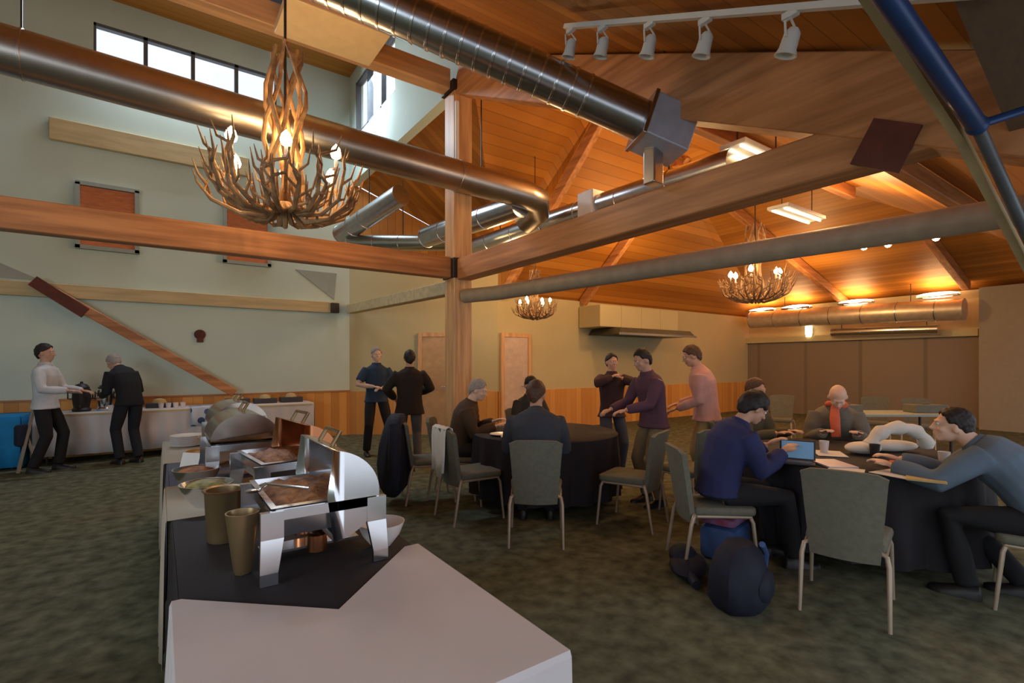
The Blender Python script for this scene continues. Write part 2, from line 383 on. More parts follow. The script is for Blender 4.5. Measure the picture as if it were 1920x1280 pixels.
# rafters under the low roof
ri = 0
def Nz(y): return 2.95+(R5-2.95)*(8.9-y)/3.0
for x, nm in ((5.9, 'nearest the middle post'), (8.2, 'second from the middle post')):
    beam('roof_rafter', 'light timber rafter sloping down to the back wall, '+nm, (x, YT, R5-.14), (x, 8.75, Nz(8.75)-.16), .12, .2, M_beamy, 'rafter')
for y, nm in ((3.4, 'at far right above the beige wall'), (6.0, 'in the middle above the lit duct')):
    def Ez(x): return 3.2+.3*(XE+.2-x)*1.0
    x0 = XE-(y < 5.9)*.3-.1; x1 = 7.6+abs(YT-y)/(YT-1.06)*8.17+.25
    beam('roof_rafter', 'timber rafter sloping to the east wall '+nm, (x1, y, 3.2+(R5-3.2)*(XE+.2-x1)/8.17-.12), (x0, y, 3.2+(R5-3.2)*(XE+.2-x0)/8.17-.13), .14, .2, M_beamx, 'rafter')
for y, nm in ((1.9, 'low one behind the grey pipe'), (3.6, 'higher one by the tube lights')):
    beam('roof_purlin', 'dark timber purlin under the right slope of the ceiling, '+nm, (XK+.15, y, Sz(y)-.12), (9.5, y, Sz(y)-.12), .12, .18, M_beamx, 'purlin')
# grey round pipe from the post to the right
tag(MB().tube([(XK+.02, 5.77, 2.38), (XK+.2, 5.3, 2.38), (4.16, .77, 2.4), (4.3, 0, 2.4)], .092, 20).build('round_pipe', mat('painted_pipe', (.36, .29, .20), .5), None), 'long grey-tan round pipe below the broad girder', 'pipe')
# blue steel truss at upper right
t = thing('steel_truss', 'blue steel tube brace with a tan timber beside it at upper right', 'truss', (2.83, .6, 2.49))
L0 = t.location
def rel(p): return V(p)-L0
B = at(1832, 235, 2.1); A = at(1640, -40, 1.5); A = A+(A-B)*.35; D = at(1925, 440, 2.5); D = D+(D-B)*1.2
MB().tube([rel(A), rel(B)], .034, 16).build('upper_tube', M_blue, t)
MB().tube([rel(B), rel(D)], .024, 16).build('lower_tube', mat('grey_steel', (.12, .13, .14), .45, .3), t)
A2 = at(1612, -30, 1.62); A2 = A2+(A2-at(1806, 268, 2.24))*.3; D2 = at(1905, 458, 2.62); D2 = D2+(D2-at(1806, 268, 2.24))*1.2
MB().bar(rel(A2), rel(at(1806, 268, 2.24)), .035, .04).bar(rel(at(1806, 268, 2.24)), rel(D2), .035, .04).build('timber_edge', M_pale, t, False)
MB().ell(rel(B), (.04, .04, .04)).build('joint', M_blue, t)
MB().tube([rel(B), rel(at(1925, 205, 2.1))], .018, 12).build('cross_tube', M_blue, t)
_a = at(1850, -30, 1.9); _b = at(1960, 260, 2.3)
tag(MB().bar(_a+(_a-_b)*.25, _b+(_b-_a)*1.6, .16, .12).build('timber_beam', mat('dark_timber', (.16, .10, .06), .7, stretch=(.4, 4, 4)), None, False), 'dark timber corner at the top right edge of the photo', 'beam')
# shutters in the north wall
def shutter(x0, x1, label):
    t = thing('wall_shutter', label, 'shutter', ((x0+x1)/2, YN, 3.36), 0, None)
    wd = x1-x0
    MB().box((0, -.04, .5), (wd-.1, .05, .96)).build('shutter_panel', M_orange, t, False)
    f = MB()
    for x in (-wd/2+.03, wd/2-.03): f.box((x, -.05, .5), (.06, .09, 1.05))
    for z in (0, 1.02): f.box((0, -.05, z), (wd, .09, .06))
    f.build('shutter_frame', M_grey, t, False)
shutter(-1.1, -.28, 'orange shuttered opening high on the left wall, left one')
shutter(.95, 1.75, 'orange shuttered opening partly behind the antler chandelier')
# fire bell
q = at(375, 627, 9.0); t = thing('fire_bell', 'small round red-brown fire bell on the cream left wall', 'alarm', (q.x, YN, q.z-.1))
m90 = Matrix.Rotation(pi/2, 3, 'X')
MB().lathe([(.0, 0), (.09, 0), (.085, .04), (.05, .06), (0, .065)], (0, -.0, .1), 20, m90).build('dome', M_rust, t)
MB().box((0, -.03, .0), (.1, .05, .08)).build('box', M_rust, t, False)

# ------------------------------------------------------------------ ducts
def duct(name, label, pts, r, m, rings=0, ringm=None, spac=.3, hang=()):
    t = thing(name, label, 'duct', pts[0])
    L0 = V(pts[0]); P = [V(p)-L0 for p in pts]
    MB().tube(P, r, 28).build('pipe', m, t)
    for u, top in hang:
        c = P[0]+(P[-1]-P[0])*u; MB().bar(c+V((0, 0, r)), (c.x, c.y, top-L0.z), .014, .014, (0, 1, 0)).build('hanger', M_black, t, False)
    acc = 0; n = 0
    for a, b in zip(P[:-1], P[1:]):
        d = b-a; ln = d.length; k = acc
        while rings and k < ln and n < rings:
            c = a+d*(k/ln); dd = d.normalized()
            MB().tube([c-dd*.012, c-dd*.008, c+dd*.008, c+dd*.012], [r*1.0, r*1.045, r*1.045, r*1.0], 28).build('seam_ring', ringm or m, t); n += 1
            k += spac
        acc = k-ln
    return t
e = V((4.17, 5.6, 3.84))
duct('round_duct', 'long brown round duct crossing behind the antler chandelier', [(-6.9, 5.6, 4.28), (-1.8, 5.6, 4.02), e, e+V((.22, .03, -.03)), e+V((.36, .2, -.12)), e+V((.36, .5, -.2))], .19, M_ductb, 6, None, 2.0, ((.52, Sz(5.6)), (.93, Sz(5.6))))
A = at(560, -60, 3.45); B = at(1205, 228, 3.85)
duct('spiral_duct', 'ribbed silver spiral duct slanting down to a square metal box', [A, B], .15, M_steel, 19, M_chrome, .12)
dd_ = (B-A).normalized(); b0 = B+dd_*.0
t = thing('duct_box', 'square silver metal box at the lower end of the ribbed duct', 'duct box', b0)
MB().bar((0, 0, 0), dd_*.36, .34, .33).build('housing', mat('blue_grey_metal', (.46, .50, .60), .5, .35), t, False, .012)
MB().bar(dd_*-.02, dd_*.01, .355, .345).build('flange', M_steel, t, False, .004)
MB().box((.1, -.02, -.32), (.11, .11, .3)).build('drop_pipe', M_steel, t, False, .01)
MB().bar(dd_*.18, dd_*.18+V((0, 0, .85)), .015, .015, (0, 1, 0)).build('hanger', M_black, t, False)
duct('silver_duct', 'long silver duct running just above the broad girder', [(5, 8.6, 3.75), (5, 5.8, 3.7), (5, 3.0, 3.62)], .16, M_steel, 7, None, .8, ((.2, 4.3), (.85, Sz(3.8))))
q = at(1100, 372, 6.9)
tag(MB().box((5, 5.1, 3.7), (.38, .3, .36)).build('duct_damper', M_white, None, False, .02), 'small pale damper box on the long silver duct', 'damper')
duct('silver_duct', 'short silver duct left of the post behind the brown duct', [at(640, 440, 9.4), at(752, 365, 8.2)], .17, M_steel, 3, None, .4, ((.5, 5.2),))
duct('silver_duct', 'bright silver duct stub between the post and the brown duct elbow', [at(800, 445, 8.6), at(975, 385, 7.0)], .17, M_steel, 4, None, .5, ((.5, 4.9),))
duct('silver_duct', 'lowest silver duct at left of the post above the girder', [at(655, 455, 9.3), at(860, 455, 8.9)], .14, M_duct2, 3, None, .5, ((.5, 4.8),))
# suspended plate above the chandelier
t = thing('suspended_panel', 'flat pale ceiling panel lit from below above the chandelier', 'ceiling panel', (1.47, 5.33, 4.9))
MB().box((0, 0, .05), (1.0, .65, .1)).build('panel', mat('panel_tan', (.86, .66, .38), .35, .15, var=.05), t, False, .01)
for x in (-.4, .4): MB().bar((x, 0, .1), (x, 0, .36), .02, .02, (0, 1, 0)).build('hanger', M_black, t, False)
# east duct with uplights
duct('spiral_duct', 'silver duct along the top of the far partition', [(14.95, 8.4, 2.82), (14.95, 3.4, 2.72)], .25, mat('duct_tan', (.62,.52,.40), .4, .6), 7, M_steel, .75, ((.2, 3.5), (.8, 3.5)))
duct('spiral_duct', 'thinner shiny duct under the long duct on the far wall', [(15.1, 6.2, 2.33), (15.1, 3.9, 2.3)], .11, M_chrome, 3, None, .7, ((.1, 2.6), (.9, 2.6)))
for i, (y, nm) in enumerate(((8.1, 'leftmost'), (7.1, 'second from left'), (5.6, 'third from left'), (3.9, 'rightmost'))):
    t = thing('uplight', nm+' of the warm uplights on top of the far duct', 'light', (15.0, y, 3.06), 0, 'uplights on the far duct')
    MB().box((0, 0, .015), (.16, .8, .05)).build('housing', M_steel, t, False, .01)
    MB().ell((0, 0, .04), (.09, .42, .07), 14).build('lens', M_up, t)
    lamp('uplight_lamp', 'AREA', (15.0, y, 3.10), 26, WARM, .5, (pi, 0, 0))
t = thing('wall_sconce', 'small glowing white sconce under the far duct', 'light', (15.3, 6.9, 2.25))
MB().lathe([(.07, 0), (.09, .1), (.09, .3), (.07, .32)], n=16).build('shade', M_tube, t)
MB().box((.1, 0, .16), (.1, .08, .2)).build('back_plate', M_steel, t, False)
# mezzanine-like cabinet block with dark hood at the back
q = at(1175, h=2.35, z=12.2)
t = thing('hanging_cabinet', 'row of cream cabinets hanging at the back wall above the dark hood', 'cabinet', (9.5, 8.43, 2.3))
for k in range(4): MB().box((-1.05+.7*k, 0, .27), (.69, .7, .5)).build('cabinet_box', M_wallw, t, False, .015)
t = thing('range_hood', 'dark sloping hood below the hanging cream cabinets', 'hood', (9.7, 8.33, 2.06))
MB().loft([[V((-1.3,-.55,.1)), V((1.5,-.55,.1)), V((1.5,.45,.1)), V((-1.3,.45,.1))], [V((-1.2,-.5,.24)), V((1.35,-.5,.24)), V((1.35,.4,.24)), V((-1.2,.4,.24))]]).build('canopy', mat('hood_dark', (.08, .07, .05), .5, .4), t, False)
MB().box((.1, -.56, .1), (2.8, .03, .05)).build('rim', M_steel, t, False)

# ------------------------------------------------------------------ antler chandelier
def chandelier(label, loc, s=1.0, seed=3, power=60, top=5.0):
    rnd = random.Random(seed)
    t = thing('antler_chandelier', label, 'chandelier', loc, 0, None, s)
    # local: z=0 bottom; ring radius .62
    for k in range(11):
        a = 2*pi*k/11; pts = []; rr = []
        for i in range(9):
            u = i/8; aa = a+u*2.2*(-1)**k; r = .13+.05*sin(u*9+k)
            pts.append((r*cos(aa), r*sin(aa), .2+1.35*u)); rr.append(.026*(1-.4*u))
        MB().tube(pts, rr, 7).build('stem_branch', M_antler, t)
    MB().tube([(0, 0, .1), (0, 0, (top-loc[2])/s)], .012, 8).build('hanging_rod', M_black, t)
    n = 24
    for k in range(n):
        a = 2*pi*k/n+rnd.uniform(-.12, .12); mb = MB(); R = rnd.uniform(.52, .68); zt = rnd.uniform(.30, .62)
        ca, sa = cos(a), sin(a)
        def P(r, z, o=0): return V((r*ca-o*sa, r*sa+o*ca, z))
        main = [P(.03, .16), P(.18, .04+rnd.uniform(-.05, .03)), P(.36, .05), P(R-.06, .16), P(R, zt*.7), P(R-.04, zt)]
        mb.tube(main, [.022, .024, .022, .018, .013, .004], 7)
        for j in range(8):
            b = main[1+j//2]*.5+main[1+j//2+j%2]*.5; d = rnd.uniform(.08, .24); o = rnd.choice((-1, 1))*rnd.uniform(.05, .16)
            tip = b+P(0.02, 0, 0)*0+V((ca*d*.4-sa*o, sa*d*.4+ca*o, d))
            mid = (b+tip)/2+V((-sa*o*.3, ca*o*.3, -.03)); mb.tube([b, mid, tip], [.014, .011, .003], 6)
        mb.build('antler', M_antler, t)
    for k in range(6):
        a = 2*pi*k/6+.35; r = .47; z = .40+.05*(k % 2)
        x, y = r*cos(a), r*sin(a)
        s_ = MB().lathe([(.0, -.01), (.03, 0), (.035, .012), (.014, .016), (.014, .09), (0, .09)], (x, y, z), 10).build('candle_socket', M_ceram, t)
        MB().tube([(x*.6, y*.6, .12), (x*.9, y*.9, .2), (x, y, z)], .012, 6).build('socket_arm', M_antler, t)
        MB().lathe([(.004, 0), (.038, .02), (.048, .055), (.034, .10), (.002, .14)], (x, y, z+.09), 12).build('bulb', M_bulb, s_)
    lamp('chandelier_lamp', 'POINT', V(loc)+V((0, 0, .72*s)), power, WARM, .25)
    return t
chandelier('large antler chandelier with glowing candle bulbs at upper left', (.92, 4.84, 2.76), 1.0, 3, 95, Sz(4.79))
chandelier('antler chandelier with glowing bulbs hanging at right behind the grey pipe', (7.75, 4.3, 2.46), .8, 5, 40, Sz(4.3))
chandelier('small far antler chandelier glowing in front of the pale back door', (5.3, 6.85, 2.25), .55, 8, 16, 5.1)

# ------------------------------------------------------------------ track lights and tube lights
t = thing('track_rail', 'thin white track rail under the sloping wood ceiling at upper right', 'light track', (2.45, .5, Sz(.5)-.08))
MB().bar((0, 0, 0), (0, 2.3, .494*2.3), .035, .03).build('rail', M_white, t, False)
for i, (px, nm) in enumerate(((1070, 'leftmost'), (1130, 'second from left'), (1218, 'middle'), (1322, 'fourth from left'), (1482, 'rightmost and nearest'))):
    tt = (px-960)/F; z = 2.45/(.575+.818*tt); y = z*(.818-.575*tt); h = Sz(y)-.1
    t = thing('track_spotlight', nm+' white spotlight hanging from the track rail', 'spotlight', (2.45, y, h), 0, 'spotlights on the white track')
    MB().box((0, 0, -.01), (.03, .07, .03)).build('adapter', M_white, t, False)
    MB().tube([(-.045, 0, -.13), (-.05, 0, -.06), (0, 0, -.025), (.05, 0, -.06), (.045, 0, -.13)], .006, 6).build('yoke', M_white, t)
    MB().lathe([(.02, .05), (.036, .03), (.04, -.04), (.052, -.07), (.045, -.07), (.03, -.05)], (0, 0, -.13), 18, Matrix.Rotation(.35, 3, 'X')).build('lamp_can', M_white, t)
def tubelight(px, y, z, L, label):
    p = at(px, y, z); t = thing('tube_light', label, 'light', p, 0, 'twin tube lights under the roof')
    MB().box((0, 0, .04), (L, .3, .05)).build('housing', M_white, t, False, .01)
    for yy in (-.08, .08): MB().tube([(-L/2+.03, yy, 0), (L/2-.03, yy, 0)], .014, 8).build('tube', M_tube, t)
    for xx in (-L*.4, L*.4): MB().bar((xx, 0, .06), (xx, 0, Sz(p.y)-p.z), .012, .012, (0, 1, 0)).build('hanger', M_black, t, False)
    lamp('tube_lamp', 'AREA', (p.x, p.y, p.z-.05), 14, WARM, .8, sy=.2)
tubelight(1420, 297, 5.6, 1.0, 'twin tube light above the broad girder left of the brown plate')
tubelight(1495, 405, 7.2, 1.1, 'twin tube light seen between the girder and the grey pipe')
for px, y, nm in ((1620, 465, 'left'), (1665, 460, 'middle'), (1755, 448, 'right')):
    p = at(px, y, 9.0); t = thing('ceiling_spot', nm+' one of three small glowing spots below the grey pipe at right', 'spotlight', p, 0, 'three small ceiling spots')
    MB().lathe([(.0, .12), (.05, .11), (.06, 0), (.05, 0)], n=16).build('can', M_white, t)
    MB().ell((0, 0, -.005), (.045, .045, .03), 12).build('bulb', M_bulb, t)
    MB().bar((0, 0, .1), (0, 0, 3.2+(R5-3.2)*(XE+.2-p.x)/8.17-p.z if False else .35), .012, .012, (0, 1, 0)).build('stem', M_black, t, False)

# ------------------------------------------------------------------ chairs
def make_chair(label, loc, rz, group, seatm=None):
    t = thing('banquet_chair', label, 'chair', loc, rz, group)
    mb = MB(); nx, nz = 8, 10
    def P(i, j, s):
        u = i/nx*2-1; v = j/nz; wd = .175+.042*v; x = u*wd
        r = .0
        if v > .9 and abs(u) > .85: r = .02
        y = -.205-.085*v-.03*(1-u*u)+s*.019; z = .345+.535*v-r-.012*u*u*(v > .95)
        return V((x, y, z))
    vs = [P(i, j, s) for s in (-1, 1) for j in range(nz+1) for i in range(nx+1)]
    n1 = (nx+1)*(nz+1); fs = []
    for s in (0, 1):
        for j in range(nz):
            for i in range(nx):
                a = s*n1+j*(nx+1)+i; f = (a, a+1, a+nx+2, a+nx+1); fs.append(f)
    for j in range(nz):
        for i in (0, nx):
            a = j*(nx+1)+i; fs.append((a, a+nx+1, a+nx+1+n1, a+n1))
    for i in range(nx):
        for j in (0, nz):
            a = j*(nx+1)+i; fs.append((a, a+1, a+1+n1, a+n1))
    mb.add(vs, fs).build('backrest', M_uphol, t, True)
    MB().prism([(-.2, -.2), (.2, -.2), (.23, .2), (.19, .235), (-.19, .235), (-.23, .2)], .405, .465).build('seat', seatm or M_uphol, t, True, .02)
    f = MB().tube([(-.195, -.19, .40), (.195, -.19, .40)], .011, 8).tube([(-.2, .19, .40), (.2, .19, .40)], .011, 8)
    for s in (-1, 1): f.tube([(s*.2, -.19, .40), (s*.21, .19, .40)], .011, 8)
    f.build('seat_frame', M_leg, t)
    for s in (-1, 1):
        MB().tube([(s*.17, -.2, .41), (s*.205, -.215, .395), (s*.215, -.235, .34), (s*.22, -.29, 0)], [.013, .014, .0145, .011], 10).build('leg', M_leg, t)
        MB().tube([(s*.2, .18, .41), (s*.215, .2, .36), (s*.225, .235, 0)], [.013, .014, .011], 10).build('leg', M_leg, t)
    return t
CH = None
def chair(label, x, y, fx, fy, group):
    global CH
    rz = rz_of(fx, fy)
    if CH is None: CH = make_chair(label, (x, y, 0), rz, group); return CH
    return dup(CH, (x, y, 0), rz, label, group)
G1 = 'chairs around the middle round table'; G2 = 'chairs around the right round table'
chair('olive banquet chair nearest the camera, empty, in front of the right table', 3.52, 1.36, .957, .29, G2)
chair('olive banquet chair holding the seated man with dark jacket at the middle table', 2.66, 3.42, .62, .78, G1)
chair('olive banquet chair with white cloth over it at the middle table', 2.5, 4.25, 1, -.05, G1)
chair('banquet chair covered by the dark hanging coat', 2.45, 5.05, .95, -.3, G1)
chair('banquet chair turned sideways in front of the person in purple shirt', 3.62, 3.22, -.35, .94, G1)
chair('banquet chair under the man in blue jacket', 3.42, 2.22, .80, -.60, G2)
chair('banquet chair under the man in grey jacket at the right edge', 4.42, .62, -.2, .98, G2)
chair('banquet chair behind the right table under the bald man', 5.85, 2.4, -.85, -.5, G2)
chair('banquet chair behind the man in blue jacket, under the person in olive top', 5.15, 2.95, .1, -.99, G2)
chair('empty pale banquet chair beside the man in pink shirt', 4.35, 3.05, .2, .98, G1)
chair('banquet chair at the far side of the middle table', 4.0, 5.35, -.3, -.95, G1)
chair('banquet chair under the seated man with glasses at left of the middle table', 2.75, 5.0, .8, -.6, G1)

# ------------------------------------------------------------------ round tables
def round_table(x, y, r, label, seed):
    t = thing('round_table', label, 'table', (x, y, 0))
    MB().lathe([(0, .715), (r-.02, .715), (r, .725), (r, .738), (r-.01, .742), (0, .742)], n=48).build('tabletop', M_pale, t)
    MB().tube([(0, 0, .03), (0, 0, .715)], .04, 12).build('pedestal', M_black, t)
    for k in range(4): MB().bar((0, 0, .03), (.35*cos(k*pi/2), .35*sin(k*pi/2), .02), .05, .03).build('foot', M_black, t, False)
    n = 72; rings = []
    for r_, z, am in ((.02, .749, 0), (r*.6, .749, 0), (r+.004, .748, 0), (r+.02, .735, .002), (r+.02, .6, .018), (r+.03, .35, .035), (r+.035, .12, .045)):
        rings.append([V(((r_+am*sin(k/n*2*pi*18+seed))*cos(2*pi*k/n), (r_+am*sin(k/n*2*pi*18+seed))*sin(2*pi*k/n), z)) for k in range(n)])
    c = MB().loft(rings, False).build('tablecloth', M_clothb, None); c.location = (x, y, 0)
    tag(c, 'black cloth draped over the '+('middle' if seed == 1 else 'right')+' round table', 'tablecloth')
round_table(3.5, 4.35, .78, 'round banquet table under a black cloth in the middle of the room', 1)
round_table(4.72, 1.78, .82, 'round banquet table under a black cloth at the right', 2)
TZ = .75

# ------------------------------------------------------------------ buffet tables along the left
def buffet(y0, y1, label):
    t = thing('buffet_table', label, 'table', (.44, (y0+y1)/2, 0)); L = y1-y0
    MB().box((0, 0, .725), (.76, L-.02, .03)).build('tabletop', M_pale, t, False, .005)
    for sx in (-1, 1):
        for sy in (-1, 1): MB().tube([(sx*.3, sy*(L/2-.2), 0), (sx*.3, sy*(L/2-.2), .71)], .015, 8).build('leg', M_black, t)
buffet(.98, 2.6, 'folding buffet table nearest the camera under white and black cloths')
buffet(2.62, 4.2, 'folding buffet table in the middle of the buffet line')
buffet(4.22, 5.75, 'folding buffet table at the far end of the buffet line')
def drape(name, label, x0, x1, y0, y1, z, zb, m, am=.012, faces='LRFB', per=.16):
    """cloth over a rectangular table: top sheet plus wavy drops on the chosen sides"""
    mb = MB(); mb.add([(x0,y0,z),(x1,y0,z),(x1,y1,z),(x0,y1,z)], [(0,1,2,3)])
    cs = [(x0,y0),(x1,y0),(x1,y1),(x0,y1)]; nm = 'FRBL'
    for i in range(4):
        if nm[i] not in faces: continue
        a = V((*cs[i], 0)); b = V((*cs[(i+1) % 4], 0)); d = (b-a); n = max(4, int(d.length/.03)); out = V((d.y, -d.x, 0)).normalized()
        vs = []; rows = [(z, 0, 0), (z-.01, .006, .1), (z-.12, .010, .6), ((z+zb)/2, .014, .9), (zb, .02, 1.2)]
        for zz, o, k in rows:
            for j in range(n+1):
                u = j/n; wv = sin(u*d.length/per*2*pi)*am*k*min(1, 8*u, 8*(1-u)); p = a+d*u+out*(o+max(wv, -o*.6)); vs.append(V((p.x, p.y, zz)))
        mb.add(vs, [(r*(n+1)+j, r*(n+1)+j+1, (r+1)*(n+1)+j+1, (r+1)*(n+1)+j) for r in range(len(rows)-1) for j in range(n)])
    o = mb.build(name, m, None); 
    so = o.modifiers.new('thick', 'SOLIDIFY'); so.thickness = .003; so.offset = 1
    tag(o, label, 'tablecloth'); return o
drape('tablecloth', 'black cloth under the nearest chafing dish', .05, .845, 1.05, 2.86, .752, .05, M_clothb, faces='LR')
drape('tablecloth', 'white cloth beyond the nearest chafing dish', .03, .85, 2.875, 3.66, .752, .05, M_clothc, faces='LR')
drape('tablecloth', 'slate grey cloth in the middle of the buffet line', .05, .84, 3.68, 4.5, .752, .05, M_clothg, faces='LR')
drape('tablecloth', 'cream cloth at the far end of the buffet line', .03, .85, 4.52, 5.78, .752, .05, M_clothc, faces='LRB')
# near white cloth with notched edge
mb = MB()
top = [(.03, .97), (.865, .97), (.865, 1.9), (.808, 1.9), (.44, 1.53), (.055, 1.88), (.03, 1.88)]
mb.prism(top, .757, .761)
def drop(mb, a, b, out, z1, zb, am=.012):
    a = V((*a, 0)); b = V((*b, 0)); d = b-a; n = int(d.length/.03); vs = []
    for zz, o, k in ((z1, 0, 0), (z1-.015, .006, .2), (z1-.2, .012, .8), (zb, .025, 1.3)):
        for j in range(n+1):
            p = a+d*(j/n)+V(out)*(o+am*k*max(-.4, sin(j*.9))*min(1, .3*j, .3*(n-j))); vs.append(V((p.x, p.y, zz)))
    mb.add(vs, [(r*(n+1)+j, r*(n+1)+j+1, (r+1)*(n+1)+j+1, (r+1)*(n+1)+j) for r in range(3) for j in range(n)])
drop(mb, (.03, .97), (.865, .97), (0, -1, 0), .76, .1); drop(mb, (.865, .97), (.865, 1.9), (1, 0, 0), .76, .12); drop(mb, (.03, 1.88), (.03, .97), (-1, 0, 0), .76, .12)
tag(mb.build('tablecloth', M_clothw, None, False), 'white cloth with pointed edge on the table nearest the camera', 'tablecloth')

# chafing dishes
def chafer(label, x, y, rz=0, lid='open', food=None, group='chafing dishes on the buffet'):
    t = thing('chafing_dish', label, 'chafing dish', (x, y, .757), rz, group)
    w_, l_ = .36, .50
    for sx in (-1, 1):
        for sy in (-1, 1):
            c = V((sx*w_/2, sy*l_/2, 0))
            MB().loft([[c+V((sx*.012-a*.028, sy*.012-b*.01, z)) for a, b in ((-1,-1),(1,-1),(1,1),(-1,1))] if z < .05 else
                       [c+V((-a*.036, -b*.012, z)) for a, b in ((-1,-1),(1,-1),(1,1),(-1,1))] for z in (0, .04, .15, .24)]).build('leg', M_chrome, t, False)
    f = MB()
    for sx in (-1, 1): f.bar((sx*w_/2, -l_/2, .225), (sx*w_/2, l_/2, .225), .012, .035)
    for sy in (-1, 1): f.bar((-w_/2, sy*l_/2, .225), (w_/2, sy*l_/2, .225), .012, .035)
    f.bar((-w_/2, 0, .03), (w_/2, 0, .03), .10, .008)
    f.build('stand', M_chrome, t, False)
    def pan(sx_, sy_, z0, z1, th):
        a = [(-sx_, -sy_), (sx_, -sy_), (sx_, sy_), (-sx_, sy_)]
        return MB().loft([[V((p[0]*.9, p[1]*.92, z0)) for p in a], [V((p[0], p[1], z1)) for p in a], [V((p[0]+(.018 if p[0] > 0 else -.018), p[1]+(.018 if p[1] > 0 else -.018), z1)) for p in a],
                          [V((p[0], p[1], z1+.004)) for p in a], [V((p[0]*.95, p[1]*.96, z1-.035)) for p in a]], True)
    pan(w_/2-.015, l_/2-.015, .14, .25, 0).build('water_pan', M_chrome, t, True)
    rnd = random.Random(int(x*100+y*10)); mb = MB()
    n = 12; vs = []
    for j in range(n+1):
        for i in range(n+1):
            u = i/n*2-1; v = j/n*2-1
            vs.append(V((u*(w_/2-.02), v*(l_/2-.02), .232+(.022*rnd.random() if abs(u) < .99 and abs(v) < .99 else 0)+.02*(1-u*u)*(1-v*v))))
    mb.add(vs, [(j*(n+1)+i, j*(n+1)+i+1, (j+1)*(n+1)+i+1, (j+1)*(n+1)+i) for j in range(n) for i in range(n)])
    mb.build('food', food or M_food, t)
    for s in (-1, 1):
        MB().lathe([(0, 0), (.038, 0), (.038, .06), (.03, .065), (0, .06)], (0, s*.11, .034), 16).build('fuel_can', M_copper, t)
    if lid:
        mb = MB(); n = 28; r = w_/2+.004
        vs = []; a0, a1 = (-1.45, 1.45) if lid == 'open' else (.0, pi)
        for yy in (-l_/2-.006, l_/2+.006):
            vs.append(V((0, yy, .262)))
            for k in range(n+1):
                a = a0+(a1-a0)*k/n; vs.append(V((r*cos(a)*1.04, yy, .262+r*sin(a)*.9)))
        m_ = n+2; fs = [(1+k, 2+k, m_+2+k, m_+1+k) for k in range(n)]
        fs += [(0, *range(n+1, 0, -1)), (m_, *range(m_+1, m_+n+2))]
        lm_ = M_copper if lid == 'open' and y > 2.5 else M_chrome if lid == 'open' else mat('dulled_steel', (.42, .36, .31), .22, 1)
        L_ = mb.add(vs, fs).build('lid', lm_, t)
        so = L_.modifiers.new('t', 'SOLIDIFY'); so.thickness = .004
        hp = vs[1+n//2] if lid != 'open' else vs[n-1]
        hx, hz = hp.x, hp.z
        MB().tube([(hx, -.09, hz), (hx+.03, -.09, hz+.05), (hx+.03, .09, hz+.05), (hx, .09, hz)], .009, 8).build('lid_handle', M_brass, L_)
    return t
chafer('silver chafing dish nearest the camera with open lid and brown food', .49, 2.10, 0, 'open')
chafer('silver chafing dish second from the camera with copper lid turned back', .56, 2.95, .1, 'open')
chafer('chafing dish with closed silver roll top in the middle of the buffet', .44, 3.75, 0, 'closed')
chafer('far chafing dish with closed silver lid near the end of the buffet', .52, 4.75, .05, 'closed', M_salad)

def lathe_thing(name, label, cat, prof, loc, m, n=28, group=None, extra=None):
    t = thing(name, label, cat, loc, 0, group)
    MB().lathe(prof, n=n).build('body', m, t)
    if extra: extra(t)
    return t
BOWL = [(0, .0), (.05, .0), (.06, .012), (.10, .06), (.125, .12), (.12, .12), (.09, .062), (.05, .02), (0, .018)]
tb = lathe_thing('soup_pot', 'tall tan soup pot with dark contents at the left of the nearest chafing dish', 'pot',
    [(0, 0), (.06, 0), (.065, .02), (.075, .24), (.085, .25), (.08, .255), (.068, .25), (.065, .215), (0, .215)], (.22, 2.42, .757), M_brass); tb.scale = (.95, .95, .85)
MB().lathe([(0, .216), (.064, .218), (.05, .222), (0, .224)], n=20).build('soup', mat('soup', (.06, .03, .01), .2), tb)
lathe_thing('serving_bowl', 'white ceramic bowl in the shade of the nearest chafing dish', 'bowl', [(r*.75, z*.8) for r, z in BOWL], (.74, 1.98, .757), M_ceram)
tb = lathe_thing('soup_pot', 'tapered tan pot at the front left corner of the nearest chafing dish', 'pot',
    [(0, 0), (.025, 0), (.03, .02), (.05, .2), (.055, .245), (.05, .245), (.045, .215), (0, .215)], (.24, 2.0, .757), M_brass); tb.scale = (1, 1, .88)
MB().lathe([(0, .216), (.044, .218), (.035, .222), (0, .224)], n=20).build('soup', mat('soup', (.06, .03, .01), .2), tb)
b2 = lathe_thing('serving_bowl', 'steel bowl of salad beside the second chafing dish', 'bowl', BOWL, (.2, 3.05, .757), M_chrome)
MB().ell((0, 0, .1), (.1, .1, .035)).build('salad', M_salad, b2)
b3 = lathe_thing('serving_bowl', 'steel bowl at the left of the closed roll top dish', 'bowl', BOWL, (.18, 3.5, .757), M_steel)
MB().ell((0, 0, .1), (.1, .1, .03)).build('sauce', M_food, b3)
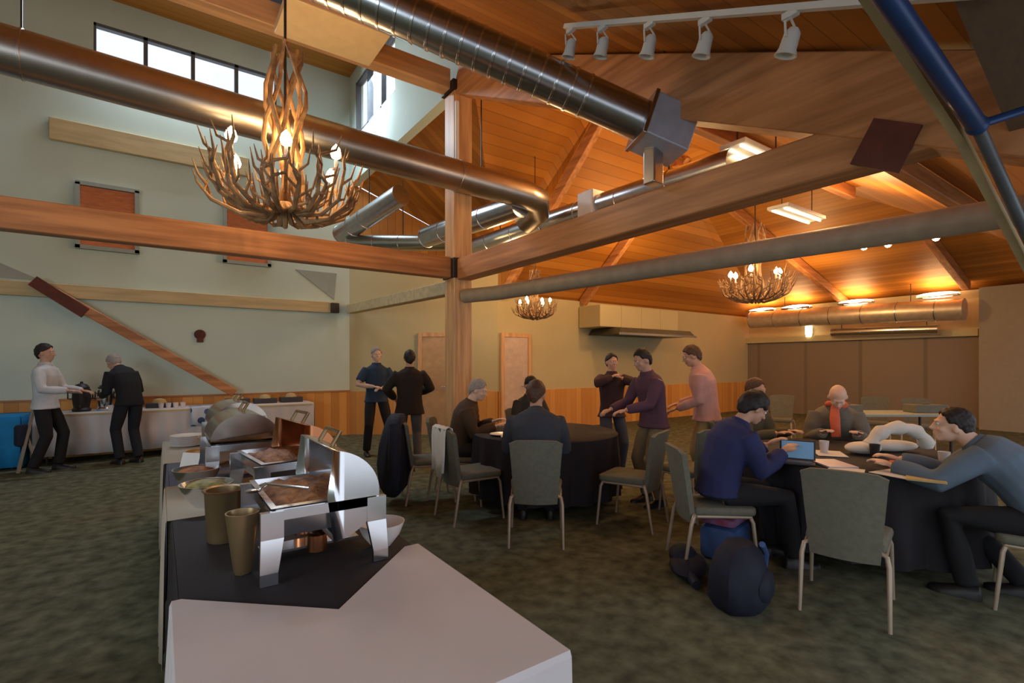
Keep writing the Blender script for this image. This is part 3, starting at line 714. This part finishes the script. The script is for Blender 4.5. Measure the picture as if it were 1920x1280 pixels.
# bread basket, plates, bottle, cards
t = thing('bread_basket', 'woven basket of bread rolls on the far cream cloth', 'basket', (.3, 4.35, .757))
MB().lathe([(0, 0), (.11, 0), (.15, .09), (.145, .095), (.105, .012), (0, .01)], n=28).build('basket', M_card, t)
rnd = random.Random(4)
t.rotation_euler = (0, 0, 0)
for k in range(8):
    a = 2*pi*k/7; r = .075 if k < 7 else 0
    o = MB().ell((0, 0, 0), (.045, .032, .026), 12).build('bread_roll', mat('bread', (.55, .30, .10), .7, var=.2), None); o.location = (.3+r*cos(a), 4.35+r*sin(a), .757+.062+(.04 if k == 7 else 0)); o.rotation_euler = (0, 0, a)
    tag(o, 'golden bread roll in the woven basket', 'bread roll', 'bread rolls in the basket')
for k in range(10):
    o = MB().lathe([(0, 0), (.07, 0), (.13, .014), (.128, .018), (.07, .005), (0, .005)], n=28).build('plate', M_ceram, None); o.location = (.2, 5.35, .757+k*.009)
    tag(o, 'white plate, '+('first','second','third','fourth','fifth','sixth','seventh','eighth','ninth','tenth')[k]+' from the bottom of the stack at the far end of the buffet', 'plate', 'stacked plates on the buffet')
t = lathe_thing('wine_bottle', 'green bottle standing at the far end of the buffet', 'bottle', [(0, 0), (.037, 0), (.038, .02), (.038, .19), (.03, .22), (.014, .25), (.013, .30), (.015, .305), (0, .31)], (.5, 5.5, .757), M_glassg, 18)
MB().lathe([(.0385, .06), (.0388, .07), (.0388, .15), (.0385, .16)], n=18).build('bottle_label', M_card, t)
for x, y, a, nm in ((.62, 5.3, .3, 'yellow folded card beside the green bottle'), (.18, 4.05, -.2, 'small cream food card at the left edge of the slate cloth'), (.74, 4.3, .5, 'small cream food card right of the bread basket')):
    o = MB().slab([(-.07, -.04, 0), (.07, -.04, 0), (.07, 0, .13), (-.07, 0, .13)], (0, .002, 0)).slab([(-.07, .04, 0), (.07, .04, 0), (.07, .002, .13), (-.07, .002, .13)], (0, .002, 0)).build('food_card', M_card if 'yellow' in nm else M_paper, None, False)
    o.location = (x, y, .757); o.rotation_euler = (0, 0, a-.6); tag(o, nm, 'card')
for x, y, nm in ((.66, 4.2, 'brown glazed teapot right of the basket'), (.42, 5.15, 'brown glazed teapot in front of the green bottle')):
    t = lathe_thing('teapot', nm, 'teapot', [(0, 0), (.06, 0), (.09, .05), (.085, .1), (.05, .13), (.02, .14), (.02, .155), (0, .16)], (x, y, .757), M_copper)
    MB().tube([(.08, 0, .05), (.13, 0, .08), (.15, 0, .13)], [.015, .011, .008], 8).build('spout', M_copper, t)
    MB().tube([(-.08, 0, .1), (-.14, 0, .1), (-.13, 0, .05), (-.085, 0, .04)], .007, 8).build('handle', M_brass, t)
for x, y, a, nm in ((.3, 1.98, .5, 'long serving spoon lying in the nearest dish'), (.62, 2.85, -.4, 'serving spoon across the second chafing dish')):
    o = MB().tube([(0, -.16, .0), (0, .05, .02), (0, .1, 0)], .005, 8).ell((0, .13, -.005), (.026, .04, .008), 12).build('serving_spoon', M_chrome, None); o.location = (x+.05, y, .757+.285); o.rotation_euler = (-.12, 0, a); tag(o, nm, 'spoon')

# ------------------------------------------------------------------ drinks table along the left wall
t = thing('long_table', 'long table with white cloth against the left wall', 'table', (.45, 10.2, 0))
MB().box((0, 0, .725), (3.8, .68, .03)).build('tabletop', M_pale, t, False)
for x in (-1.8, 0, 1.8):
    for y in (-.28, .28): MB().tube([(x, y, 0), (x, y, .71)], .015, 8).build('leg', M_black, t)
drape('tablecloth', 'white cloth on the long drinks table behind the standing men', -1.5, 2.38, 9.88, 10.53, .752, .13, M_clothw, .014, 'LRF', .22)
drape('tablecloth', 'bright blue cloth on the table at the left edge', -3.0, -1.6, 9.75, 10.5, .752, .04, M_cyan, .01, 'LRF')
t = thing('side_table', 'table under the bright blue cloth at the left edge', 'table', (-2.3, 10.12, 0))
MB().box((0, 0, .725), (1.36, .7, .03)).build('tabletop', M_pale, t, False)
for x in (-.6, .6):
    for y in (-.28, .28): MB().tube([(x, y, 0), (x, y, .71)], .015, 8).build('leg', M_black, t)
o = drape('dotted_cloth', 'white cloth with large blue dots hanging over the front of the long table', .42, .86, 9.85, 10.25, .765, .45, M_dot, .02, 'F', .2)
def urn(x, y, s, label, m):
    t = thing('coffee_urn', label, 'coffee urn', (x, y, .757), 0, 'coffee urns on the long table', s)
    MB().lathe([(0, 0), (.11, 0), (.12, .03), (.095, .06), (.1, .08), (.115, .2), (.11, .33), (.09, .36)], n=24).build('body', m, t)
    MB().lathe([(.095, .355), (.1, .365), (.07, .41), (.02, .43), (.02, .45), (0, .46)], n=24).build('lid', M_black, t)
    MB().tube([(0, -.11, .1), (0, -.16, .1), (0, -.165, .07)], .012, 8).build('tap', M_black, t)
    for sx in (-1, 1): MB().tube([(sx*.11, 0, .28), (sx*.16, 0, .29), (sx*.16, 0, .2), (sx*.115, 0, .19)], .01, 8).build('handle', M_black, t)
urn(-.98, 10.1, 1.0, 'black coffee urn nearest the man in white shirt', M_black)
urn(-.70, 10.15, .95, 'steel coffee urn between the two black ones', M_chrome)
urn(-.43, 10.08, 1.0, 'black coffee urn nearest the bending man in black', M_black)
for k in range(9):
    x = -.62+.09*(k % 5)+.03*(k//5); y = 9.96 if k < 5 else 10.0
    if k in (5, 6, 7, 8): x = .02+.1*(k-5); y = 10.02
    o = MB().lathe([(0, 0), (.03, 0), (.042, .085), (.039, .085), (.028, .006), (0, .006)], n=16).build('cup', M_ceram, None); o.location = (x, y, .757)
    tag(o, 'white cup on the long drinks table, '+('front row, '+('first','second','third','fourth','fifth','sixth','seventh','eighth','ninth','tenth')[k] if k < 5 else 'right of the bending man, '+('first','second','third','fourth','fifth','sixth','seventh','eighth','ninth','tenth')[k-5])+' from left', 'cup', 'cups on the drinks table')
for x, h_, nm in ((1.15, .1, 'dark tray box on the long table, left'), (1.6, .09, 'dark tray box on the long table, middle'), (2.05, .1, 'dark tray box on the long table, right'), (.0, .08, 'dark tray behind the bending man')):
    t = thing('serving_tray', nm, 'tray', (x, 10.25, .757))
    MB().box((0, 0, h_/2), (.38, .26, h_)).build('base', mat('tray_dark', (.05, .045, .05), .4), t, False, .012)
    MB().lathe([(0, 0), (.1, 0), (.08, .05), (.02, .07), (0, .07)], (0, 0, h_), 18).build('pastries', M_card, t)

# ------------------------------------------------------------------ things on the right table
def flat(name, label, cat, px, y, wd, ln, rz, m, th=.004, z=TZ+.003, group=None):
    p = at(px, y, None, TZ+th); o = MB().box((0, 0, th/2), (wd, ln, th)).build(name, m, None, False); o.location = (p.x, p.y, z); o.rotation_euler = (0, 0, rz); tag(o, label, cat, group); return o
flat('paper_sheet', 'white paper sheet nearest the front chair', 'paper', 1585, 884, .30, .21, .3, M_paper)
flat('paper_sheet', 'white paper lying under the red leaflet', 'paper', 1690, 888, .30, .24, -.2, M_paper)
flat('paper_sheet', 'white paper beside the laptop', 'paper', 1555, 850, .28, .21, .6, M_paper)
flat('magazine', 'magazine with pale cover in front of the bald man', 'magazine', 1560, 868, .3, .2, .9, mat('pale_cover', (.5, .42, .5), .4), .012)
flat('leaflet', 'red printed leaflet in front of the man in grey jacket', 'leaflet', 1695, 872, .26, .16, .35, M_redp, .006, TZ+.01)
flat('tray', 'brown tray under the arms of the man in grey jacket', 'tray', 1735, 892, .34, .2, .3, M_card, .012)
p = at(1497, 868, None, .76)
t = thing('laptop', 'open laptop with blue screen in front of the man in blue jacket', 'laptop', (p.x+.02, p.y+.02, TZ+.003), rz_of(.92, .4), None, .82)
lb = MB().box((0, 0, .009), (.29, .2, .016)).build('base', M_black, t, False, .004)
MB().box((0, .01, .018), (.24, .1, .002)).build('keyboard', M_frame, lb, False)
R = Matrix.Rotation(radians(-15), 3, 'X')
ll = MB().box((0, .13, .105), (.29, .008, .18), m=R).build('lid', M_black, t, False, .003)
MB().box((0, .124, .105), (.26, .004, .155), m=R).build('screen', M_screen, ll, False)
# puffy white jacket heaped into an arch
p = at(1690, 850, 4.1, .75); t = thing('puffy_jacket', 'white puffy jacket heaped in an arch on the right table', 'jacket', (p.x, p.y, TZ+.003), atan2(RD.y, RD.x))
mb = MB(); pts = []; rr = []
for k in range(15):
    a = pi*(1-k/14); pts.append((.23*cos(a)-.02, 0, 0.05+.165*sin(a))); rr.append(.052+.012*sin(k*2.1))
mb.tube(pts, rr, 14).build('sleeve', M_puff, t)
MB().ell((-.3, .02, .05), (.14, .10, .05), 16).build('collar', M_puff, t)
MB().ell((.02, .15, .045), (.24, .07, .05), 16).build('body', M_puff, t)
def cup(px, y, label, m=None):
    p = at(px, y, None, .8); o = MB().lathe([(0, 0), (.028, 0), (.038, .1), (.035, .1), (.026, .006), (0, .006)], n=18).build('cup', m or M_ceram, None); o.location = (p.x, p.y, TZ+.003); tag(o, label, 'cup')
cup(1545, 838, 'pale cup beside the laptop'); cup(1770, 860, 'white cup near the elbow of the man in grey jacket'); cup(1640, 845, 'dark cup left of the puffy jacket', M_black)
for px, y, a, nm in ((905, 826, .2, 'white plate at the left edge of the middle table'), (940, 815, .5, 'white plate in front of the man with glasses')):
    p = at(px, y, None, .755); o = MB().lathe([(0, 0), (.07, 0), (.12, .014), (.118, .018), (.07, .005), (0, .005)], n=28).build('plate', M_ceram, None); o.location = (max(p.x, 2.88), p.y, TZ+.003); tag(o, nm, 'plate')

# ------------------------------------------------------------------ people
def remesh(o, vox, smooth=3):
    m = o.modifiers.new('r', 'REMESH'); m.mode = 'VOXEL'; m.voxel_size = vox; m.use_smooth_shade = True
    s = o.modifiers.new('s', 'SMOOTH'); s.factor = .5; s.iterations = smooth
    dg = bpy.context.evaluated_depsgraph_get(); ev = o.evaluated_get(dg); me = bpy.data.meshes.new_from_object(ev)
    me.materials.clear(); me.materials.append(o.data.materials[0]) if o.data.materials else None
    o.modifiers.clear(); old = o.data; o.data = me; bpy.data.meshes.remove(old)
    for p in me.polygons: p.use_smooth = True
def ik(a, b, l1, l2, pole):
    a = V(a); b = V(b); d = b-a; L = min(d.length, (l1+l2)*.995); b = a+d.normalized()*L; d = b-a
    x = (l1*l1-l2*l2+L*L)/(2*L); h = sqrt(max(0, l1*l1-x*x)); u = d.normalized(); p = V(pole)-u*V(pole).dot(u); p.normalize()
    return a+u*x+p*h, b
def ring(c, ax, bx, rx, ry, n=16): return [c+ax*cos(2*pi*k/n)*rx+bx*sin(2*pi*k/n)*ry for k in range(n)]
def person(label, loc, face, H=1.75, sit=False, lean=(0, 0), tilt=0, head=(0, 0), hands=None, top='shirt', topm=None, legm=None, hair='short', hairm=None, skin=None, build=1.0, hem=0.0, sleeve='long', feet=None, seat=.47, poles=None, extra=None):
    k = H/1.75; t = thing('person', label, 'person', loc, rz_of(*face)); skin = skin or M_skin
    P = V((0, 0, seat+.10 if sit else .93*k))
    def dr(a): return V((sin(tilt), sin(a)*cos(tilt), cos(a)*cos(tilt))).normalized()
    segs = [(.0, lean[0]), (.12, lean[0]), (.14, (lean[0]*2+lean[1])/3), (.13, (lean[0]+2*lean[1])/3), (.10, lean[1]), (.06, lean[1]*1.05)]
    sp = []; c = P-dr(lean[0])*.035
    for ln, a in segs: c = c+dr(a)*ln*k; sp.append((c.copy(), a))
    rad = [(.165, .12), (.15, .105), (.158, .11), (.178, .12), (.150, .095), (.060, .055)]
    X = V((1, 0, 0))
    def torso(mb, g=0, lo=None):
        rings = []
        if lo is not None: rings.append(ring(P+V((0, 0, -lo)) if not sit else P+V((0, 0, -.05)), X, V((0, 1, 0)), .190*build+g, .138*build+g))
        for (c, a), (rx, ry) in zip(sp, rad):
            d = dr(a); f = X.cross(d)*-1; f.normalize(); rings.append(ring(c, X, f, (rx*build+g)*k, (ry*build+g)*k))
        mb.loft(rings)
    neck = sp[-1][0]; nd = dr(lean[1]+head[0]*.4); hc = neck+nd*.150*k+V((0, sin(head[0])*.02, 0))
    HM = Matrix.Rotation(head[1], 3, 'Z')@Matrix.Rotation(-head[0], 3, 'X')
    sh = {}
    top_c, ta = sp[4]
    for s in (-1, 1): sh[s] = top_c+X*s*.168*build*k-dr(ta)*.012
    hands = hands or {1: (.24, .05, P.z-.15), -1: (-.24, .05, P.z-.15)}
    poles = poles or {1: (.35, -.9, -.3), -1: (-.35, -.9, -.3)}
    arms = {}
    for s in (-1, 1):
        e, wv = ik(sh[s], hands[s], .29*k, .26*k, poles[s]); arms[s] = (sh[s], e, wv)
    legs = {}
    for s in (-1, 1):
        hp = P+V((s*.09*k, 0, -.03))
        fx, fy = (feet or {1: (.12, .0), -1: (-.12, .0)})[s] if not sit else (feet or {1: (.13, .50), -1: (-.13, .50)})[s]
        ank = V((fx, fy, .085))
        l1, l2 = (.43*k, .42*k) if not sit else (.44, .44)
        kn, ank = ik(hp, ank, l1, l2, (s*.12, 1, .25) if not sit else (s*.15, .5, 1)); legs[s] = (hp, kn, ank)
    # body
    mb = MB(); torso(mb)
    mb.tube([neck-nd*.03, neck+nd*.05, hc], [.062*k, .055*k, .055*k], 14)
    def hp_(v): return hc+HM@(V(v)*k)
    def he(c, r): mb.ell(hp_(c), [q*k for q in r], 16, HM)
    he((0, -.012, .02), (.076, .096, .098)); he((0, .022, -.035), (.06, .07, .075)); he((0, .055, -.085), (.034, .03, .026))
    he((0, .094, -.012), (.012, .014, .022)); he((0, .108, -.028), (.015, .013, .011)); he((0, .082, .022), (.052, .014, .011))
    he((0, .086, -.058), (.026, .011, .007)); he((0, .084, -.067), (.022, .010, .006))
    for s in (-1, 1): he((s*.078, -.005, -.012), (.010, .020, .030)); he((s*.04, .062, -.028), (.02, .02, .018))
    for s in (-1, 1):
        a, e, wv = arms[s]; mb.tube([a, (a+e)/2, e, (e+wv)/2, wv], [.052*k, .05*k, .041*k, .039*k, .026*k], 12)
        d = (wv-e).normalized(); side = d.cross(V((0, 0, 1)))
        if side.length < .2: side = V((0, 1, 0))
        side.normalize(); nrm = side.cross(d).normalized()
        m3 = Matrix((side, d, nrm)).transposed()
        mb.ell(wv+d*.05, (.040*k, .055*k, .017*k), 12, m3)
        for i in range(4):
            L_ = (.068, .078, .074, .058)[i]*k; b0 = wv+d*.088*k+side*(i-1.5)*.0205*k*-s
            p1 = b0+d*L_*.45-nrm*.006; p2 = p1+(d*.8-nrm*.6).normalized()*L_*.32; p3 = p2+(d*.45-nrm*.9).normalized()*L_*.26
            mb.tube([b0-d*.02, p1, p2, p3], [.0098, .0092, .0085, .0075], 8)
        b0 = wv+d*.025+side*.03*s*-1*-1*k*(-1 if False else 1)*(-s)*-1
        b0 = wv+d*.025-side*s*-.032*k
        mb.tube([b0, b0+d*.03+side*s*.022, b0+d*.058+side*s*.026-nrm*.012], [.013, .011, .008], 8)
        h_, kn, an = legs[s]; mb.tube([h_, (h_+kn)/2, kn, kn*.6+an*.4, an], [.082*k, .07*k, .052*k, .05*k, .034*k], 14)
        mb.ell(an+V((0, .04, -.055)), (.026, .08, .022), 12)
    o = mb.build('body', skin, t); remesh(o, .0085, 2)
    for s in (-1, 1):
        MB().ell(hp_((s*.03, .082, .006)), (.0105, .0095, .0095), 10).build('eye', M_eye, t)
    # clothes
    g = {'shirt': .014, 'jacket': .026}[top]
    mb = MB(); torso(mb, g, hem if hem else .09)
    for s in (-1, 1):
        a, e, wv = arms[s]; r_ = g+.002
        if sleeve == 'long': mb.tube([a+(sp[3][0]-a)*.1, (a+e)/2, e, (e+wv)/2, wv-(wv-e).normalized()*.01], [.056*k+r_, .052*k+r_, .043*k+r_, .041*k+r_, .034*k+r_*.7], 14)
        else: mb.tube([a+(sp[3][0]-a)*.1, a+(e-a)*.4, a+(e-a)*.75], [.056*k+r_, .055*k+r_, .056*k+r_], 14)
    o = mb.build('jacket' if top == 'jacket' else 'shirt', topm, t); remesh(o, .014, 3)
    c5 = neck+dr(lean[1])*.012
    mb = MB(); d = dr(lean[1]); f = X.cross(d)*-1
    mb.tube([c5-d*.03, c5-d*.004, c5+d*.012, c5+d*.002], [.086*k, .076*k, .066*k, .060*k], 18); mb.build('collar', topm, t)
    mb = MB(); mb.loft([ring(P+dr(lean[0])*q, X, V((0, 1, 0)), (.165*build+.008)*k, (.12*build+.006)*k) for q in (-.07, -.03, .02)])
    for s in (-1, 1):
        h_, kn, an = legs[s]; mb.tube([h_+V((0, 0, -.01)), (h_+kn)/2, kn, kn*.5+an*.5, an+(kn-an).normalized()*.0], [(.098 if sit else .086)*k, .085*k, .07*k, .066*k, .062*k], 14)
    o = mb.build('trousers', legm, t); remesh(o, .014, 3)
    for s in (-1, 1):
        h_, kn, an = legs[s]; mb = MB()
        c = V((an.x, an.y, 0)); rings = []
        for yy, w2, h2 in ((-.075, .02, .05), (-.06, .036, .085), (0, .042, .09), (.06, .045, .07), (.12, .05, .05), (.17, .042, .04), (.195, .018, .028)):
            rings.append([c+V((w2*cos(a), yy, .002+(h2*max(0, sin(a)) if sin(a) > 0 else 0))) for a in [2*pi*q/14 for q in range(14)]])
        mb.loft(rings); mb.v = [v+V((0, 0, an.z-.085 if an.z > .086 else 0)) for v in mb.v]
        mb.build('shoe', M_shoe, t)
    # hair
    if hair != 'bald':
        mb = MB(); rnd = random.Random(int(abs(loc[0])*100)); rb = .017 if hair == 'short' else .026
        N = 230 if hair == 'short' else 170
        for q in range(N):
            zz = 1-2*(q+.5)/N; a = q*2.39996; rr = sqrt(1-zz*zz); x, y = rr*cos(a), rr*sin(a)
            yn = sin(a); lim = (-.12+.70*yn) if yn > 0 else (-.12+.72*yn)
            if yn > 0 and abs(x) > .7: lim = min(lim, .1)
            if zz < lim: continue
            b = rb*rnd.uniform(.85, 1.2)
            mb.ell(hp_((.072*x, -.012+.092*y, .018+(.098 if zz > 0 else .12)*zz)), (b*k,)*3, 8, None, 6)
        mb.ell(hp_((0, -.02, .04)), (.066*k, .082*k, .078*k), 14, HM)
        o = mb.build('hair', hairm, t); remesh(o, .007 if hair == 'short' else .009, 1)
    if extra: extra(t, hp_, sp, arms)
    return t
M_hd = mat('hair_dark', (.018, .012, .010), .6, var=.3, scale=40); M_hb = mat('hair_brown', (.09, .04, .02), .6, var=.3, scale=40); M_hg = mat('hair_grey', (.30, .27, .24), .7, var=.2, scale=40)
c = lambda n, *a, **k: mat('cloth_'+n, a, .85, var=.1, scale=9, bump=.15, **k)
def P3(px, z): return at(px, z=z, h=0)
def toward(px_dir):  # horizontal image direction helper: + = right, - = left
    return RD*px_dir
L = -RD
# left wall pair
person('man in white shirt and black trousers standing at the urns facing right', P3(85, 6.95), (RD.x*.9+VD.x*.3, RD.y*.9+VD.y*.3), 1.80, hands={1: (.2, .34, 1.12), -1: (-.16, .36, 1.1)}, topm=c('white', .55, .55, .58), legm=c('black', .012, .01, .012), hairm=M_hd, feet={1: (.12, -.08), -1: (-.12, .1)}, skin=M_skin)
person('grey-haired man in black bending toward the coffee urns', P3(243, 7.5), (L.x*.9+VD.x*.35, L.y*.9+VD.y*.35), 1.80, lean=(.12, .75), head=(.5, 0), hands={1: (.18, .42, 1.02), -1: (-.14, .40, 1.0)}, topm=c('black2', .010, .010, .014), legm=c('darknavy', .012, .013, .02), hairm=M_hg, feet={1: (.1, -.05), -1: (-.1, .05)})
# middle pair
person('grey-haired man in navy polo shirt standing in front of the back wall', P3(706, 8.2), (-VD.x*.9+RD.x*.45, -VD.y*.9+RD.y*.45), 1.79, hands={1: (.08, .2, 1.12), -1: (-.05, .2, 1.1)}, topm=c('navy', .025, .045, .085), legm=c('black3', .014, .012, .014), hairm=M_hg, sleeve='short', poles={1: (1, -.3, -.5), -1: (-1, -.3, -.5)}, feet={1: (.16, 0), -1: (-.2, .05)}, skin=M_skinp)
person('man in long dark brown jacket seen from behind', P3(768, 7.3), (VD.x*.95+L.x*.3, VD.y*.95+L.y*.3), 1.72, top='jacket', hem=.16, hands={1: (.16, .28, 1.05), -1: (-.2, .24, .98)}, topm=c('darkbrown', .020, .012, .010), legm=c('jeansgrey', .10, .10, .11), hairm=M_hd, build=1.04, poles={1: (1, -.4, -.4), -1: (-1, -.4, -.4)})
# middle table
person('seated man in slate grey jacket seen from behind at the middle table', (2.68, 3.45, 0), (.62, .78), 1.78, True, lean=(.10, .35), head=(.1, -.3), top='jacket', hands={1: (.16, .42, .80), -1: (-.16, .42, .80)}, topm=c('slate', .045, .05, .065), legm=c('dk', .02, .02, .025), hairm=M_hb, build=1.12)
person('seated dark-haired person at the far side of the middle table', (4.0, 5.33, 0), (-.3, -.95), 1.72, True, lean=(.05, .25), head=(.2, 0), hands={1: (.14, .40, .80), -1: (-.14, .40, .80)}, topm=c('dkgrey', .04, .035, .03), legm=c('dk2', .02, .02, .025), hairm=M_hd)
person('seated pale-haired man in brown jacket at left of the middle table', (2.77, 4.98, 0), (.8, -.6), 1.75, True, lean=(.1, .4), head=(.3, -.2), top='jacket', hands={1: (.12, .42, .80), -1: (-.16, .38, .82)}, topm=c('brown', .07, .04, .02), legm=c('dk3', .02, .02, .02), hairm=M_hg, skin=M_skinp)
person('standing man in dark brown shirt with elbows out behind the middle table', P3(1147, 6.6), (-VD.x+RD.x*.2, -VD.y+RD.y*.2), 1.66, hands={1: (.07, .17, 1.32), -1: (-.07, .17, 1.30)}, topm=c('wine', .05, .022, .022), legm=c('jeans', .05, .06, .09), hairm=M_hd, poles={1: (1, 0, -.35), -1: (-1, 0, -.35)})
person('standing man in purple plaid shirt and khaki trousers leaning over a chair', P3(1225, 5.35), (L.x*.8-VD.x*.3, L.y*.8-VD.y*.3), 1.70, lean=(.05, .25), head=(.3, 0), hands={1: (.2, .40, 1.0), -1: (-.12, .42, 1.02)}, topm=c('purple', .10, .045, .07), legm=c('khaki2', .22, .16, .09), hairm=M_hd, build=1.05)
person('man in pink shirt and khaki trousers standing behind the blue jacket', P3(1325, 5.7), (L.x*.9+VD.x*.3, L.y*.9+VD.y*.3), 1.76, lean=(.05, .28), head=(.35, .1), hands={1: (.16, .30, 1.02), -1: (-.10, .32, .98)}, topm=c('pink', .58, .30, .25), legm=c('khaki', .36, .24, .10), hairm=M_hb, build=1.12)
# right table
person('seated man in dark blue jacket with dark curly hair at the right table', (3.45, 2.2, 0), (.84, -.54), 1.74, True, lean=(.10, .5), head=(.55, 0), top='jacket', hair='long', hands={1: (.10, .44, .84), -1: (-.12, .44, .86)}, topm=c('royal', .025, .028, .10), legm=c('blk5', .012, .012, .015), hairm=M_hd, build=1.08)
person('seated brown-haired person in olive top behind the man in blue jacket', (5.15, 2.93, 0), (-.05, -.99), 1.72, True, lean=(.02, .15), head=(.15, 0), hands={1: (.12, .38, .80), -1: (-.12, .38, .80)}, topm=c('olive', .11, .09, .05), legm=c('dk6', .02, .02, .02), hairm=M_hb)
def scarf(t, hp_, sp, arms):
    n = sp[-1][0]; MB().tube([n+V((.075*cos(a), .068*sin(a), .025+.01*sin(2*a))) for a in [2*pi*q/16 for q in range(17)]], .028, 10).tube([n+V((.02, .08, .01)), n+V((.03, .16, -.1)), n+V((.02, .18, -.28))], [.035, .045, .04], 10).build('scarf', c('orange', .62, .13, .06), t)
person('bald man in grey jacket with orange scarf behind the right table', (5.72, 2.33, 0), (-.88, -.48), 1.74, True, lean=(.08, .45), head=(.75, 0), top='jacket', hair='bald', hands={1: (.14, .42, .82), -1: (-.14, .42, .82)}, topm=c('warmgrey', .16, .14, .11), legm=c('dk7', .02, .02, .02), hairm=M_hg, skin=M_skinp, build=1.08, extra=scarf)
person('seated man in grey-blue jacket leaning over the right table at the right edge', (4.40, .62, 0), (-.12, .99), 1.78, True, lean=(.45, .85), head=(-.1, .35), top='jacket', hands={1: (.10, .74, .80), -1: (-.22, .72, .80)}, topm=c('steel', .11, .15, .20), legm=c('blk8', .012, .012, .014), hairm=M_hd, build=1.08, feet={1: (.15, .1), -1: (-.13, .35)}, skin=M_skinp)

# ------------------------------------------------------------------ coats, cloth, bags
t = thing('hanging_coat', 'dark purple and black coat hanging to the floor over a chair back', 'coat', (2.40, 5.03, 0), rz_of(.95, -.3))
n = 20; rings = []
for z, rx, ry, oy in ((.10, .16, .05, -.36), (.2, .25, .09, -.35), (.4, .25, .10, -.34), (.6, .24, .09, -.335), (.78, .22, .07, -.33), (.90, .16, .06, -.31), (.95, .07, .045, -.30)):
    rings.append([V((1.1*rx*cos(2*pi*k/n)*(1+.06*sin(k*2.3)), oy-.02+1.6*ry*sin(2*pi*k/n)*(1+.15*sin(k*3.1+z*4)), z)) for k in range(n)])
MB().loft(rings).build('coat_body', M_navy, t)
MB().tube([(-.2, -.36, .86), (-.25, -.38, .6), (-.22, -.40, .3)], [.06, .065, .05], 12).build('sleeve', mat('purple_nylon', (.04, .018, .06), .7), t)
MB().tube([(.2, -.36, .86), (.26, -.37, .6), (.24, -.38, .32)], [.06, .065, .05], 12).build('sleeve', M_navy, t)
t = thing('white_cloth', 'white cloth draped over the back of the empty olive chair', 'cloth', (2.5, 4.25, 0), rz_of(1, -.05))
vs = []; n = 10; prof = [(-.355, .45), (-.35, .6), (-.345, .8), (-.335, .885), (-.30, .905), (-.262, .885), (-.25, .75), (-.245, .6)]
for y, z in prof:
    for i in range(n+1): vs.append(V((-.16+.28*i/n, y+.008*sin(i*1.7+z*5), z+(.03*sin(i*.8) if z < .62 else 0))))
o = MB().add(vs, [(r*(n+1)+i, r*(n+1)+i+1, (r+1)*(n+1)+i+1, (r+1)*(n+1)+i) for r in range(len(prof)-1) for i in range(n)]).build('cloth_sheet', M_paper, t)
so = o.modifiers.new('t', 'SOLIDIFY'); so.thickness = .006
# backpack and coat heap under the blue man's chair
p = at(1385, 1130, None, 0); t = thing('backpack', 'black and blue backpack slumped on the carpet below the man in blue jacket', 'backpack', p, .3, None, 1.12)
rings = []
for z, rx, ry in ((.0, .17, .13), (.05, .21, .16), (.18, .2, .15), (.28, .16, .12), (.34, .09, .07)):
    rings.append([V((rx*cos(2*pi*q/20)*(1+.05*sin(q*2)), ry*sin(2*pi*q/20), z)) for q in range(20)])
MB().loft(rings).build('bag_body', M_navy, t)
MB().tube([(.1, -.1, .32), (.2, -.1, .24), (.22, -.08, .1), (.2, -.05, .02)], .018, 8).build('strap', M_blueb, t)
MB().ell((.0, -.13, .13), (.12, .05, .09), 14).build('front_pocket', M_navy, t)
p = at(1360, 1040, None, 0)
t = thing('plaid_blanket', 'folded red and blue plaid blanket on a bag beneath the chair', 'blanket', (p.x, p.y, 0), .2)
M_plaid = mat('plaid', (.62, .04, .07), .85, var=.4, scale=7, col2=(.20, .22, .45))
MB().box((0, 0, .13), (.38, .28, .26)).build('bag', M_blueb, t, True, .05)
MB().box((0, 0, .30), (.36, .26, .07)).build('blanket', M_plaid, t, True, .03)
p = at(1290, 1070, None, 0); t = thing('dark_coat', 'black coat heaped on the carpet left of the backpack', 'coat', p, .6)
MB().ell((0, 0, .05), (.24, .13, .055), 18).ell((.1, .04, .08), (.14, .1, .07), 14).build('coat_body', M_navy, t)
MB().tube([(-.15, 0, .05), (-.24, -.04, .035), (-.3, -.06, .03)], [.04, .035, .03], 10).build('sleeve', M_navy, t)
t = thing('folded_chair', 'khaki folding chair with a dark bag beside the man in white shirt', 'chair', P3(52, 6.9), .4)
MB().bar((-.1, 0, 0), (.06, 0, .85), .05, .03).bar((.12, .02, 0), (-.04, .02, .62), .05, .03).build('frame', M_leg, t, False)
MB().box((-.04, .06, .5), (.16, .14, .3)).build('bag', M_navy, t, True, .04)
# chairs and low things by the partition
for px, z, nm in ((1462, 9.5, 'dark wooden chair left of the bald man by the partition'), (1640, 9.0, 'grey covered chair right of the bald man'), (1720, 8.6, 'grey covered chair behind the puffy jacket')):
    p = P3(px, z); r = dup(CH, (p.x, p.y, 0), rz_of(-.9, -.3), nm, 'chairs along the far partition')
t = thing('far_table', 'grey-clothed table in front of the far partition', 'table', P3(1660, 7.6), atan2(RD.y, RD.x))
MB().box((0, 0, .735), (1.7, .7, .03)).build('tabletop', M_grey, t, False)
for x in (-.75, .75):
    for y in (-.28, .28): MB().tube([(x, y, 0), (x, y, .72)], .018, 8).build('leg', M_black, t)
for px, wd, nm in ((1590, .3, 'dark equipment case at the left end of the far table'), (1735, .5, 'olive equipment case at the right end of the far table')):
    p = P3(px, 7.6); o = MB().box((0, 0, .06), (wd, .25, .12)).box((0, 0, .135), (wd*.25, .03, .02)).build('equipment_case', M_uphol, None, False, .01); o.location = (p.x, p.y, .75); o.rotation_euler = (0, 0, atan2(RD.y, RD.x)); tag(o, nm, 'case')
